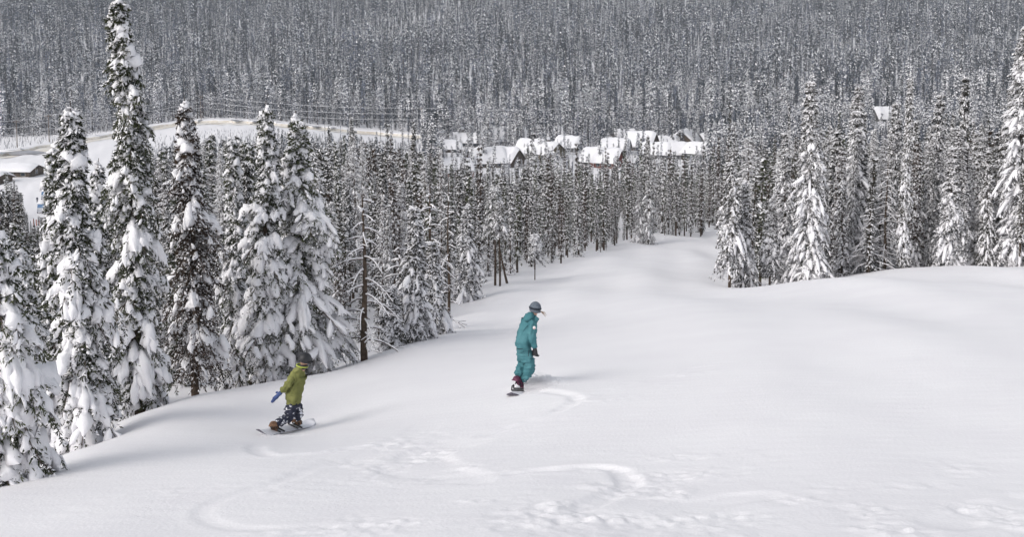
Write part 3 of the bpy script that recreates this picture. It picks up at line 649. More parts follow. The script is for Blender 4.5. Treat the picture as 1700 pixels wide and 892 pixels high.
spot(1076, 404, 222, 522, 'prominent snowy spruce at the far end of the run', Y=108, Rr=1.15, cb=0.03, dust=0.4, padp=0.6)
spot(1062, 402, 300, 523, 'smaller spruce just left of the prominent one at the end of the run', Y=109, Rr=1.1)
def snag(px, bpy_, tpy, Y, seed, label, nb=26, Lm=1.6, rad=0.11, lean=(0, 0), start=0.12):
    a, e = ray_ae(px, bpy_); x, y = a * Y, Y; zb = gz(x, y); Hh = ray_ae(px, tpy)[1] * y - zb; r = np.random.default_rng(seed)
    o = empty('dead_tree', (x, y, zb - 0.1), 0, label, 'tree')
    hs_ = np.linspace(-0.3, Hh, 9); ax_ = np.stack([lean[0] * hs_ + 0.03 * np.sin(hs_ * 1.3 + seed), lean[1] * hs_, hs_], 1)
    G = Geo(); tube(G, ax_, rad * (1.05 - np.clip(hs_ / Hh, 0, 1) * 0.9), 'b', 8); tk = link('trunk', G.mesh('trunk', {'b': BARK}), o)
    for i in range(nb):
        h = Hh * (start + (0.97 - start) * (i + r.uniform()) / nb); az = i * 2.4 + r.normal(0, 0.4); L = Lm * (1.05 - h / Hh * 0.85) * r.uniform(0.5, 1.15)
        t = np.linspace(0, 1, 7); d = np.array([math.cos(az), math.sin(az), 0]); sdv = np.array([-math.sin(az), math.cos(az), 0])
        c0 = np.array([lean[0] * h, lean[1] * h, h]); dr = r.uniform(0.25, 0.8)
        S = c0 + d * (L * t)[:, None] + sdv * (r.normal(0, 0.12) * L * t ** 2)[:, None] + np.array([0, 0, 1.0]) * (L * (0.12 * t - dr * t ** 2))[:, None]
        G = Geo(); tube(G, S, np.linspace(0.028, 0.008, 7), 'b', 4); GS = Geo(); tube(GS, S + np.array([0, 0, 0.028]), np.linspace(0.030, 0.014, 7), 's', 5)
        for q in range(7):
            tt = r.uniform(0.25, 0.95); p = c0 + d * L * tt + sdv * 0 + np.array([0, 0, L * (0.12 * tt - dr * tt ** 2)]); dd = unit((d * r.uniform(0.3, 1) + sdv * r.choice([-1, 1]) * r.uniform(0.4, 1) - np.array([0, 0, r.uniform(0, 0.9)]))[None])[0]
            l_ = L * r.uniform(0.15, 0.4); S2 = p + dd * (np.linspace(0, l_, 4))[:, None]; tube(G, S2, np.linspace(0.012, 0.005, 4), 'b', 3); tube(GS, S2 + np.array([0, 0, 0.016]), np.linspace(0.017, 0.009, 4), 's', 4)
        br = link('branch', G.mesh('branch', {'b': TWIG}), o); link('snow_line', GS.mesh('snow_line', {'s': SNOWT}), br)
    return o
snag(606, 593, 318, 29.2, 601, 'dead tree with thick dark trunk and long snow lined branches right of the paired firs', nb=30, Lm=1.6, rad=0.105)
snag(716, 556, 300, 38, 602, 'dead tree with white lined branches at the forest edge above the run', nb=30, Lm=1.5, rad=0.09)
snag(745, 530, 290, 45, 603, 'thin dead trunk left of the bushy snow skirted spruce', nb=18, Lm=0.9, rad=0.07)
snag(1468, 450, 268, 57.5, 604, 'grey dead tree with drooping rimed branches in the middle of the crest stand', nb=46, Lm=2.0, rad=0.10)
snag(1440, 452, 345, 56, 605, 'short broken dead tree with white curved branches on the crest', nb=24, Lm=1.7, rad=0.10)
snag(1600, 446, 245, 60, 606, 'dead tree with rimed twigs between two white spruces on the crest', nb=30, Lm=1.5, rad=0.08)
snag(843, 480, 385, 63, 607, 'leaning thin dead trunk beside the bare trunked pines', nb=6, Lm=0.5, rad=0.08, lean=(-0.22, 0))
snag(664, 575, 400, 33, 608, 'rimed dead sapling between the dark snag and the forest edge', nb=26, Lm=1.2, rad=0.05)

# ------------------------------------------------------------------ road, snowbank, power line
ROADM = noisy('sanded_snow_road', (0.66, 0.60, 0.52), (0.80, 0.78, 0.75), 0.12, 0.9, 0.1)
BANKM = noisy('sandy_bank', (0.64, 0.57, 0.48), (0.80, 0.77, 0.72), 0.5, 0.9, 0.1, bump=0.1, bscale=2)
WOOD = noisy('pole_wood', (0.14, 0.11, 0.09), (0.24, 0.19, 0.15), 3, 0.9, 0.1)
def ribbon(name, pxs, prof, mats_, mi, lift=0.0):
    C_ = np.array([hit(p, float(road_c(p)), y0=300) for p in pxs]); T = unit(np.gradient(C_, axis=0)); Nn = np.stack([-T[:, 1], T[:, 0]], 1)
    Nn = Nn * np.sign(Nn[:, 1:2])
    V = []
    for off, h in prof:
        q = C_ + Nn * off; z = ground_z(q[:, 0], q[:, 1]) + h + lift; V.append(np.stack([q[:, 0], q[:, 1], z], 1))
    V = np.stack(V, 1); n_, m_ = V.shape[:2]; i = np.arange(n_ * m_).reshape(n_, m_)
    Fs = [np.stack([i[:-1, k], i[1:, k], i[1:, k + 1], i[:-1, k + 1]], -1) for k in range(m_ - 1)]
    return npmesh(name, V.reshape(-1, 3), Fs, mats_, mi)
rp = np.arange(-150, 700, 9.0)
tag(link('road', ribbon('road', rp, [(-4.5, 0.12), (0, 0.18), (4.5, 0.12)], [ROADM], [0, 0])), kind='structure', label='sanded winter road crossing the valley')
tag(link('snowbank', ribbon('snowbank', rp, [(5.0, 0.0), (5.3, 0.7), (5.8, 1.1), (7.5, 1.6), (11, 1.5), (15, 0.0)], [BANKM, SNOW], [0, 0, 1, 1, 1])), kind='structure', label='ploughed snowbank with a sandy face along the far side of the road')
POLES = []
for px, dpy, hh in [(-150, -6, 14), (29, -7, 13.0), (82, -7, 13.5), (334, -6, 13), (700, -8, 14), (1012, -2, 14), (1300, 0, 14)]:
    py = float(road_c(px)) + dpy if px < 840 else {1012: 222, 1300: 205}[px]
    x, y = hit(px, py, y0=300); z = gz(x, y)
    lab = {29: 'power pole beside the road above the low shed', 82: 'power pole by the road just right of the low shed', 334: 'power pole behind the dark brown fir', 700: 'power pole in the forest left of the village', 1012: 'power pole behind the middle of the village'}.get(px, 'power pole beyond the edge of the picture')
    o = empty('power_pole', (x, y, z), 0.0, lab, 'power pole', 'poles of the power line')
    G = Geo(); tube(G, [(0, 0, -0.5), (0, 0, hh)], [0.2, 0.14], 'w', 6); link('pole', G.mesh('pole', {'w': WOOD}), o)
    G = Geo(); tube(G, [(-1.4, 0, hh - 0.8), (1.4, 0, hh - 0.8)], 0.11, 'w', 5); link('crossarm', G.mesh('crossarm', {'w': WOOD}), o)
    POLES.append((x, y, z, hh))
for wi, (dx, dh, lab) in enumerate([(-1.2, 0.2, 'topmost snow coated wire of the power line across the valley'), (0.2, 3.2, 'middle snow coated wire of the power line across the valley'), (1.2, 6.2, 'lowest snow coated wire of the power line across the valley')]):
    G = Geo()
    pl = []
    for a, b in zip(POLES[:-1], POLES[1:]):
        for t in np.linspace(0, 1, 12, endpoint=False):
            L_ = math.hypot(a[0] - b[0], a[1] - b[1])
            pl.append((a[0] + (b[0] - a[0]) * t + dx * 0.3, a[1] + (b[1] - a[1]) * t, a[2] + a[3] + (b[2] + b[3] - a[2] - a[3]) * t - dh - 4 * t * (1 - t) * L_ * 0.018))
    tube(G, pl, 0.085, 'w', 4)
    tag(link('power_line', G.mesh('power_line', {'w': RIME})), lab, 'power line', 'wires of the power line')

# ------------------------------------------------------------------ houses of the village
def planks(nm, c1, c2): return noisy(nm, c1, c2, 1.2, 0.85, 0.15)
WALLS = {'brown': planks('brown_timber', (0.07, 0.052, 0.038), (0.12, 0.09, 0.065)), 'olive': planks('olive_timber', (0.10, 0.085, 0.05), (0.15, 0.125, 0.075)), 'red': planks('rust_red_timber', (0.15, 0.045, 0.03), (0.20, 0.06, 0.04)),
         'green': planks('dark_green_timber', (0.07, 0.085, 0.065), (0.11, 0.125, 0.10)), 'grey': planks('grey_timber', (0.10, 0.095, 0.09), (0.16, 0.155, 0.15)), 'pink': planks('faded_red_timber', (0.36, 0.22, 0.19), (0.46, 0.30, 0.27))}
TRIM = mat('roof_trim', (0.10, 0.08, 0.06), 0.8)[0]; GLASSD = mat('window_glass', (0.03, 0.04, 0.05), 0.15, 0.5)[0]; FRAME = mat('window_frame', (0.45, 0.42, 0.38), 0.6)[0]
STONE = noisy('chimney_stone', (0.16, 0.14, 0.13), (0.26, 0.24, 0.22), 3, 0.9)
def boxgeo(G, c, d, key, rz=0.0):
    c = np.array(c, float); d = np.array(d, float) / 2
    v = np.array([[x, y, z] for x in (-1, 1) for y in (-1, 1) for z in (-1, 1)]) * d
    if rz: cs, sn = math.cos(rz), math.sin(rz); v = v @ np.array([[cs, sn, 0], [-sn, cs, 0], [0, 0, 1]])
    G.add(v + c, np.array([[0, 1, 3, 2], [4, 6, 7, 5], [0, 4, 5, 1], [2, 3, 7, 6], [0, 2, 6, 4], [1, 5, 7, 3]]), key)
def house(px, py, Wd, Dp, wh, rh, rz, wall, label, chim=(), Y=None, name='chalet', snow=0.85, seed=1, windows=True):
    """Wd along the ridge (local x), Dp across"""
    if Y is None: x, y = hit(px, py, y0=200)
    else: a, e = ray_ae(px, py); x, y = a * Y, Y
    r = np.random.default_rng(seed)
    o = empty(name, (x, y, gz(x, y) - (0.5 if name == 'chalet' else 0.2)), R(rz), label, 'house' if name == 'chalet' else 'building', 'chalets of the village' if name == 'chalet' else None)
    if name == 'chalet': Wd *= 1.25; Dp *= 1.2; rh *= 1.2; wh *= 0.85
    w_, d_ = Wd / 2, Dp / 2
    V = np.array([(-w_, -d_, 0), (w_, -d_, 0), (w_, d_, 0), (-w_, d_, 0), (-w_, -d_, wh), (w_, -d_, wh), (w_, d_, wh), (-w_, d_, wh), (-w_, 0, wh + rh), (w_, 0, wh + rh)], float)
    link('wall', npmesh('wall', V, [np.array([[0, 1, 5, 4], [2, 3, 7, 6]]), np.array([[1, 2, 6], [1, 6, 9], [1, 9, 5], [3, 0, 4], [3, 4, 8], [3, 8, 7]])], [WALLS[wall]], None, False), o)
    ov = 0.7
    def roofz(v): return wh + rh - rh * np.abs(v) / d_
    us = np.linspace(-w_ - ov, w_ + ov, 3); vs = np.array([-d_ - ov, 0, d_ + ov])
    G = Geo(); 
    for thk, sg in ((0.10, 1),):
        P_ = np.array([[u_, v_, roofz(v_) + dz_] for dz_ in (0.02, 0.02 + thk) for u_ in (us[0], us[-1]) for v_ in vs])
        # 0..5 bottom, 6..11 top
        G.add(P_, np.array([[0, 3, 4, 1], [1, 4, 5, 2], [6, 7, 10, 9], [7, 8, 11, 10], [0, 1, 7, 6], [1, 2, 8, 7], [3, 9, 10, 4], [4, 10, 11, 5], [0, 6, 9, 3], [2, 5, 11, 8]]), 't')
    rf = link('roof', G.mesh('roof', {'t': TRIM}, False), o)
    nu, nv = 17, 13
    U, Vv = np.meshgrid(np.linspace(-1, 1, nu), np.linspace(-1, 1, nv), indexing='ij')
    ex = np.clip(1 - np.abs(U) ** 8, 0, 1) ** 0.5 * np.clip(1 - np.abs(Vv) ** 8, 0, 1) ** 0.5
    uu = U * (w_ + ov + 0.15); vv = Vv * (d_ + ov + 0.15)
    zz = wh + rh - rh * np.sqrt(vv ** 2 + 0.6) / d_ + 0.13 + snow * ex * (1 + 0.25 * wave(uu + seed * 9, vv, 5.0, seed, 2))
    i = np.arange(nu * nv).reshape(nu, nv)
    top = np.stack([uu, vv, zz], -1).reshape(-1, 3); bot = np.stack([uu, vv, wh + rh - rh * np.abs(vv) / d_ + 0.124], -1).reshape(-1, 3)
    Fq = np.stack([i[:-1, :-1], i[1:, :-1], i[1:, 1:], i[:-1, 1:]], -1).reshape(-1, 4)
    link('roof_snow', npmesh('roof_snow', np.concatenate([top, bot]), [np.concatenate([Fq, Fq[:, ::-1] + nu * nv])], [SNOWT]), rf)
    for cu, cv in chim:
        zc = roofz(cv * d_); G = Geo(); boxgeo(G, (cu * w_, cv * d_, zc + 0.9), (1.0, 1.0, 2.4), 's'); ch = link('chimney', G.mesh('chimney', {'s': STONE}, False), o)
        S = np.array([[[cu * w_ - 0.95, cv * d_, 0], [cu * w_ - 0.5, cv * d_, 0], [cu * w_, cv * d_, 0], [cu * w_ + 0.5, cv * d_, 0], [cu * w_ + 0.95, cv * d_, 0]]]) + np.array([0, 0, zc + 2.15])
        G = Geo(); pads(G, S, np.array([1.7]), np.array([1.0]), 's', r, 10, 0.04, drape=0.1); link('chimney_snow', G.mesh('chimney_snow', {'s': SNOWT}), ch)
    if windows:
        for k in range(max(1, int(Wd // 4))):
            u_ = -w_ + (k + 0.5) * Wd / max(1, int(Wd // 4))
            G = Geo(); boxgeo(G, (u_, -d_ - 0.03, wh * 0.55), (1.5, 0.14, 1.2), 'f'); wf = link('window', G.mesh('window', {'f': FRAME}, False), o)
            G = Geo(); boxgeo(G, (u_, -d_ - 0.105, wh * 0.55), (1.3, 0.03, 1.0), 'f'); link('pane', G.mesh('pane', {'f': GLASSD}, False), wf)
        for sg in (-1, 1):
            G = Geo(); boxgeo(G, (sg * (w_ + 0.03), 0, wh * 0.75), (0.14, 1.6, 1.4), 'f'); wf = link('window', G.mesh('window', {'f': FRAME}, False), o)
            G = Geo(); boxgeo(G, (sg * (w_ + 0.105), 0, wh * 0.75), (0.03, 1.4, 1.2), 'f'); link('pane', G.mesh('pane', {'f': GLASSD}, False), wf)
        G = Geo(); boxgeo(G, (w_ + 0.03, -d_ * 0.55, 1.1), (0.1, 1.0, 2.1), 'f'); link('door', G.mesh('door', {'f': TRIM}, False), o)
    return o
house(744, 252, 7, 7, 2.6, 2.2, 10, 'brown', 'small snow roofed chalet at the left end of the upper village row', seed=2)
house(776, 242, 11, 9, 3.0, 2.6, -12, 'brown', 'chalet with one snow capped chimney, second from the left in the upper row', chim=[(-0.35, 0.1)], seed=3)
house(834, 240, 15, 11, 3.4, 4.2, 6, 'brown', 'long chalet under deep snow with three snow capped chimneys', chim=[(-0.62, 0.12), (0.02, 0.12), (0.6, 0.08)], seed=4, snow=1.1)
house(908, 232, 12, 9, 3.4, 2.4, 4, 'grey', 'snow roofed chalet directly behind the one with the olive gable', seed=5, snow=1.1)
house(903, 262, 9, 10, 3.2, 3.0, -34, 'olive', 'chalet with olive timber gable facing right', seed=6, snow=0.9, chim=[(0.1, 0.3)])
house(808, 276, 9, 8, 3.0, 3.4, 18, 'brown', 'front chalet with thick white roof, left of its joined neighbour', seed=7, snow=1.3)
house(838, 274, 8, 8, 3.0, 3.2, -30, 'brown', 'front chalet joined close to the right of the other thick roofed one', seed=8, snow=1.2)
house(753, 292, 8, 7, 3.0, 2.6, 30, 'pink', 'small faded red chalet lowest at the left of the village', seed=9)
house(1000, 276, 10, 8, 3.2, 3.2, -24, 'red', 'steep roofed chalet with rust red gable in the village middle', seed=10, snow=1.2)
house(1038, 240, 9, 9, 3.2, 3.2, 24, 'brown', 'left one of two tall white roofs close together behind the grove', seed=11, snow=1.2)
house(1064, 248, 9, 10, 3.0, 4.0, -24, 'brown', 'right one of two tall white roofs close together behind the grove', seed=12, snow=1.3)
for hx, hy, hw_, lb in [(866, 240, 8, 'small white roof right of the long three chimney chalet'), (884, 256, 8, 'low white roof left of the olive gabled chalet'), (944, 250, 7, 'small white roof midway between olive gable and rust red gable'), (1022, 254, 8, 'white roof squeezed behind the rust red gable'), (1090, 262, 8, 'low white roof between the two tall roofs and the pointed gable'), (1128, 262, 8, 'low white roof directly below the pointed gable')]:
    house(hx, hy, hw_, 8, 3.0, 2.8, (hx * 7) % 60 - 30, 'grey', lb, seed=int(hx), snow=1.1, windows=False)
house(1108, 244, 6, 7, 2.8, 2.2, 5, 'grey', 'small chalet just left of the pointed white gable roof', seed=13)
house(1138, 242, 9, 9, 3.0, 4.0, 62, 'brown', 'chalet with pointed white gable toward the run', seed=14, snow=1.1)
house(1160, 264, 6.5, 8, 3.8, 2.4, -42, 'green', 'dark green walled chalet at the right end of the village', seed=15, snow=1.1)
house(1180, 240, 7, 7, 3.0, 2.2, 15, 'grey', 'small grey chalet behind the dark green one', seed=16)
house(1222, 236, 7, 7, 3.0, 3.2, 30, 'grey', 'chalet roof glimpsed among trees right of the village', seed=17)
house(1322, 206, 8, 7, 3.0, 3.4, -25, 'grey', 'white chalet roof just left of the tall spruce behind the crest', seed=18)
house(1466, 200, 7, 8, 2.6, 4.0, 8, 'grey', 'bright white roof high among the trees of the right hillside', seed=19, snow=1.3)
house(1654, 192, 7, 7, 3.0, 3.0, 10, 'grey', 'small white roof near the tall spruce at the right edge', seed=20)
house(12, 292, 20, 9, 2.3, 1.6, -4, 'brown', 'low brown shed under a deep flat snow roof in the clearing', name='shed', seed=21, snow=0.9)
house(-12, 304, 9, 7, 2.2, 1.2, -20, 'brown', 'snowy lean-to at the frame edge in front of the low shed', name='shed', seed=22, snow=0.9, windows=False)

# ------------------------------------------------------------------ parked vans, marker posts in the clearing
BLUE = noisy('blue_glass', (0.10, 0.20, 0.38), (0.16, 0.28, 0.46), 1.0, 0.3, 0.5); VANW = noisy('van_paint', (0.62, 0.64, 0.68), (0.7, 0.72, 0.76), 1.0, 0.4, 0.5); RUB = mat('rubber', (0.02, 0.02, 0.02), 0.8)[0]; METAL = mat('rim_metal', (0.4, 0.4, 0.42), 0.4)[0]
def van(px, py, rz, label):
    x, y = hit(px, py, y0=200); o = empty('parked_van', (x, y, gz(x, y)), R(rz), label, 'van', 'vans parked in the clearing')
    def prof(pts_, w_, key, m, nm, par):
        P_ = np.array([(sx * w_, yy, zz) for sx in (-1, 1) for yy, zz in pts_]); k = len(pts_); i = np.arange(k); j = (i + 1) % k
        G = Geo(); G.add(P_, np.stack([i, j, j + k, i + k], -1), key)
        for c0 in (0, k):
            tri = np.array([[c0, c0 + q, c0 + q + 1] for q in range(1, k - 1)]); G.add(P_ * 1.0, tri, key)
        return link(nm, G.mesh(nm, {key: m}, False), par)
    prof([(-2.6, 0.4), (2.6, 0.4), (2.7, 2.2), (-1.5, 2.3), (-2.2, 1.35), (-2.75, 1.15)], 1.0, 'b', VANW, 'body', o)
    G = Geo(); G.add(np.array([(-0.9, -2.19, 1.42), (0.9, -2.19, 1.42), (0.8, -1.62, 2.2), (-0.8, -1.62, 2.2), (-0.9, -2.24, 1.46), (0.9, -2.24, 1.46), (0.8, -1.67, 2.24), (-0.8, -1.67, 2.24)]), np.array([[4, 5, 6, 7], [0, 3, 2, 1], [0, 1, 5, 4], [1, 2, 6, 5], [2, 3, 7, 6], [3, 0, 4, 7]]), 'g'); link('windscreen', G.mesh('windscreen', {'g': BLUE}, False), o)
    for sx in (-1, 1):
        G = Geo(); boxgeo(G, (sx * 1.01, 0.3, 1.75), (0.05, 3.4, 0.6), 'g'); link('side_window', G.mesh('side_window', {'g': BLUE}, False), o)
        G = Geo(); boxgeo(G, (sx * 0.75, -2.74, 0.85), (0.3, 0.08, 0.2), 'g'); link('headlight', G.mesh('headlight', {'g': METAL}, False), o)
        for yy in (-1.7, 1.7):
            G = Geo(); tube(G, [(sx * 0.8, yy, 0.36), (sx * 1.04, yy, 0.36)], [0.36, 0.36], 'r', 12); boxgeo(G, (sx * 1.045, yy, 0.36), (0.02, 0.5, 0.5), 'r'); wl = link('wheel', G.mesh('wheel', {'r': RUB}), o)
            G = Geo(); boxgeo(G, (sx * 1.065, yy, 0.36), (0.02, 0.3, 0.3), 'r', 0); link('rim', G.mesh('rim', {'r': METAL}), wl)
    S = np.array([[[0, yy, 2.27] for yy in np.linspace(-1.6, 2.75, 8)]]); G = Geo(); pads(G, S, np.array([2.1]), np.array([0.45]), 's', rng, 12, 0.04, drape=0.02); link('snow_cap', G.mesh('snow_cap', {'s': SNOWT}), o)
van(76, 330, 20, 'farther of two snow topped vans beside the firs in the clearing')
van(70, 352, 20, 'nearer of two snow topped vans beside the firs in the clearing')
REDW = mat('red_post', (0.45, 0.12, 0.06), 0.6)[0]
for k, px in enumerate((56, 60.5, 65)):
    x, y = hit(px, 374 + k, y0=200); G = Geo(); tube(G, [(0, 0, -0.2), (0, 0, 1.5)], [0.11, 0.10], 'r', 7); tube(G, [(0, 0, 1.5), (0, 0, 1.62)], [0.12, 0.03], 's', 7)
    o = link('marker_post', G.mesh('marker_post', {'r': REDW, 's': SNOWT})); o.location = (x, y, gz(x, y)); tag(o, ['left', 'middle', 'right'][k] + ' one of three red marker posts below the parked vans', 'post', 'red marker posts in the clearing')

# ------------------------------------------------------------------ people
def skinned(name, nodes, edges, mats_, sub=2, root=None):
    """nodes {id: (Vector, rx, ry)}; a Skin modifier grows one smooth surface round the skeleton"""
    ids = list(nodes); me = bpy.data.meshes.new(name); me.from_pydata([tuple(nodes[i][0]) for i in ids], [(ids.index(a), ids.index(b)) for a, b in edges], [])
    o = bpy.data.objects.new(name, me); COL.objects.link(o)
    m = o.modifiers.new('s', 'SKIN'); m.use_smooth_shade = True
    sv = me.skin_vertices[0].data
    for k, i in enumerate(ids):
        rr = nodes[i][1:]; sv[k].radius = (rr[0], rr[-1]); sv[k].use_root = (i == (root or ids[0]))
    o.modifiers.new('d', 'SUBSURF').levels = sub; o.modifiers['d'].render_levels = sub
    dg = bpy.context.evaluated_depsgraph_get(); ev = o.evaluated_get(dg); nm_ = bpy.data.meshes.new_from_object(ev)
    COL.objects.unlink(o); bpy.data.objects.remove(o); nm_.name = name
    nm_.materials.clear()
    for q in mats_: nm_.materials.append(q)
    nm_.polygons.foreach_set('use_smooth', [True] * len(nm_.polygons))
    return nm_
def rumple(me, amp=0.012, sc_=0.12, seed=1):
    v = np.empty(len(me.vertices) * 3); me.vertices.foreach_get('co', v); v = v.reshape(-1, 3); nn = np.empty(len(me.vertices) * 3); me.vertices.foreach_get('normal', nn); nn = nn.reshape(-1, 3)
    d = wave(v[:, 0] + v[:, 1] * 0.7, v[:, 2] * 1.6 + v[:, 1] * 0.3, sc_, seed, 2) * amp
    me.vertices.foreach_set('co', (v + nn * d[:, None]).ravel()); me.update(); return me
def ell(name, c, rad, mats_, rot=None, cut=None, seg=20, rings=14):
    bm = bmesh.new(); bmesh.ops.create_uvsphere(bm, u_segments=seg, v_segments=rings, radius=1.0)
    if cut is not None:
        bmesh.ops.delete(bm, geom=[v for v in bm.verts if v.co.z < cut], context='VERTS')
    M = Matrix.Translation(c) @ (rot or Matrix.Identity(4)) @ Matrix.Diagonal((*rad, 1))
    bmesh.ops.transform(bm, matrix=M, verts=bm.verts); me = bpy.data.meshes.new(name); bm.to_mesh(me); bm.free()
    for q in mats_: me.materials.append(q)
    me.polygons.foreach_set('use_smooth', [True] * len(me.polygons)); return me
SKIN = noisy('skin', (0.50, 0.30, 0.22), (0.56, 0.35, 0.26), 9, 0.5, 0.4)
GREENJ = noisy('olive_jacket', (0.145, 0.155, 0.050), (0.225, 0.23, 0.080), 5, 0.75, 0.2, bump=0.02, bscale=12)
TEALJ = noisy('teal_outerwear', (0.050, 0.165, 0.190), (0.085, 0.225, 0.25), 5, 0.75, 0.2, bump=0.02, bscale=12)
NAVY = noisy('navy_trousers', (0.030, 0.034, 0.055), (0.05, 0.055, 0.08), 6, 0.8, 0.2, bump=0.02, bscale=12)
NAVYS = noisy('snow_dusted_trousers', (0.035, 0.038, 0.06), (0.72, 0.73, 0.78), 13, 0.8, 0.2, lo=0.57, hi=0.62)
BLACK = noisy('black_shell', (0.016, 0.016, 0.018), (0.03, 0.03, 0.034), 8, 0.5, 0.4)
BLUEM = noisy('blue_mitten', (0.055, 0.085, 0.20), (0.075, 0.11, 0.26), 10, 0.8, 0.2)
PLUM = noisy('plum_boot', (0.075, 0.018, 0.042), (0.13, 0.035, 0.075), 14, 0.6, 0.3)
BROWNB = noisy('brown_boot', (0.05, 0.03, 0.02), (0.24, 0.13, 0.075), 14, 0.7, 0.3)
DECK = noisy('white_deck', (0.60, 0.61, 0.66), (0.78, 0.78, 0.82), 3, 0.35, 0.5); DECKE = mat('deck_edge', (0.10, 0.09, 0.12), 0.4, 0.5)[0]
KNIT = noisy('grey_knit', (0.10, 0.12, 0.15), (0.17, 0.19, 0.22), 30, 0.95, 0.1); KNITD = noisy('dark_knit', (0.020, 0.024, 0.035), (0.035, 0.04, 0.05), 30, 0.95, 0.1)
HAIR = noisy('blond_hair', (0.30, 0.20, 0.14), (0.45, 0.34, 0.25), 20, 0.7); PATW = mat('patch_white', (0.75, 0.73, 0.72), 0.8)[0]; PATR = mat('patch_red', (0.45, 0.08, 0.06), 0.8)[0]
LIME = mat('lime_collar', (0.42, 0.50, 0.10), 0.8)[0]
def face_head(c, look, rad, mats_):
    """head with brow, nose, lips, ears and eyes, looking along look"""
    f = Vector(look).normalized(); up = Vector((0, 0, 1)); s_ = f.cross(up).normalized(); u_ = s_.cross(f)
    M = Matrix((( *f, ), (*(-s_),), (*u_,))).transposed().to_4x4(); M.translation = c
    bm = bmesh.new(); bmesh.ops.create_icosphere(bm, subdivisions=3, radius=1.0)
    for v in bm.verts:
        x, y, z = v.co
        if z < 0: x = x * (1 + 0.08 * z); y *= 1 + 0.32 * z
        if x > 0: x -= 0.10 * max(0, -z) ** 2
        g_ = math.exp(-((y / 0.14) ** 2) - ((z + 0.12) / 0.22) ** 2) * (x > 0); x += 0.26 * g_
        for ys_ in (-0.34, 0.34): x -= 0.08 * math.exp(-((y - ys_) / 0.16) ** 2 - ((z - 0.02) / 0.12) ** 2) * (x > 0)
        x += 0.06 * math.exp(-(y / 0.26) ** 2 - ((z + 0.55) / 0.08) ** 2) * (x > 0)
        x += 0.05 * math.exp(-((z + 0.85) / 0.14) ** 2 - (y / 0.3) ** 2) * (x > 0)
        v.co = (x * rad * 1.12, y * rad * 0.86, z * rad * 1.2)
    for f_ in bm.faces: f_.material_index = 0; f_.smooth = True
    for ys_ in (-0.34, 0.34):
        g_ = bmesh.ops.create_icosphere(bm, subdivisions=1, radius=rad * 0.13); bmesh.ops.translate(bm, verts=g_['verts'], vec=(rad * 0.92, ys_ * rad * 0.86, 0.02 * rad * 1.2))
        for v in g_['verts']:
            for q in v.link_faces: q.material_index = 1
    for ys_ in (-0.88, 0.88):
        g_ = bmesh.ops.create_icosphere(bm, subdivisions=1, radius=1); bmesh.ops.transform(bm, matrix=Matrix.Translation((-0.05 * rad, ys_ * rad * 0.9, -0.1 * rad)) @ Matrix.Diagonal((rad * .18, rad * .09, rad * .3, 1)), verts=g_['verts'])
    bmesh.ops.transform(bm, matrix=M, verts=bm.verts)
    return bm
def add_bm(me, bm):
    b2 = bmesh.new(); b2.from_mesh(me); t_ = bpy.data.meshes.new('t'); bm.to_mesh(t_); b2.from_mesh(t_); b2.to_mesh(me); b2.free(); bpy.data.meshes.remove(t_); return me
def hand(name, wrist, d, palm_n, m, sc_=1.0, curl=0.6, mitt=False, thumb=1):
    """glove: palm, four fingers of unequal length bent at the knuckles, thumb from the side of the palm"""
    d = Vector(d).normalized(); n_ = Vector(palm_n); n_ = (n_ - d * n_.dot(d)).normalized(); s_ = d.cross(n_)
    nd = {'w': (Vector(wrist) - d * 0.05, 0.036 * sc_, 0.032 * sc_), 'w1': (Vector(wrist), 0.034 * sc_, 0.028 * sc_), 'p': (Vector(wrist) + d * 0.05 * sc_, 0.045 * sc_, 0.026 * sc_), 'k': (Vector(wrist) + d * 0.085 * sc_, 0.044 * sc_, 0.022 * sc_)}
    ed = [('w', 'w1'), ('w1', 'p'), ('p', 'k')]
    if mitt:
        nd['m1'] = (nd['k'][0] + d * 0.05 * sc_ + n_ * 0.01, 0.042 * sc_, 0.024 * sc_); nd['m2'] = (nd['m1'][0] + d * 0.04 * sc_ + n_ * 0.015, 0.030 * sc_, 0.02 * sc_); ed += [('k', 'm1'), ('m1', 'm2')]
    me = skinned(name, nd, ed, [m], 2, 'p')
    fl = [] if mitt else [(-0.036, 0.070), (-0.012, 0.082), (0.012, 0.077), (0.036, 0.060)]
    for off, L_ in fl:
        b0 = nd['k'][0] + s_ * off * sc_ - d * 0.015; a = b0; q = {'0': (a, 0.011 * sc_)}; e_ = []; ang = curl * 0.5
        for j, fr in enumerate((0.45, 0.32, 0.23)):
            a = a + (d * math.cos(ang) + n_ * math.sin(ang)) * (L_ * fr * sc_ + 0.006); q[str(j + 1)] = (a, (0.0105 - 0.0012 * j) * sc_); e_.append((str(j), str(j + 1))); ang += curl
        f_ = skinned('finger', q, e_, [m], 1); b2 = bmesh.new(); b2.from_mesh(f_); add_bm(me, b2); b2.free()
    b0 = nd['w1'][0] + d * 0.02 * sc_ + s_ * thumb * 0.03 * sc_; b1 = b0 + (d * 0.6 + s_ * thumb * 0.75 + n_ * 0.2) * 0.04 * sc_; b3 = b1 + (d * 0.85 + s_ * thumb * 0.2 + n_ * 0.4) * 0.035 * sc_
    f_ = skinned('thumb', {'0': (b0, 0.014 * sc_), '1': (b1, 0.013 * sc_), '2': (b3, 0.011 * sc_)}, [('0', '1'), ('1', '2')], [m], 1); b2 = bmesh.new(); b2.from_mesh(f_); add_bm(me, b2); b2.free()
    me.polygons.foreach_set('use_smooth', [True] * len(me.polygons))
    return me
def local(o, me):
    me.transform(Matrix.Translation(-o.location)); return me
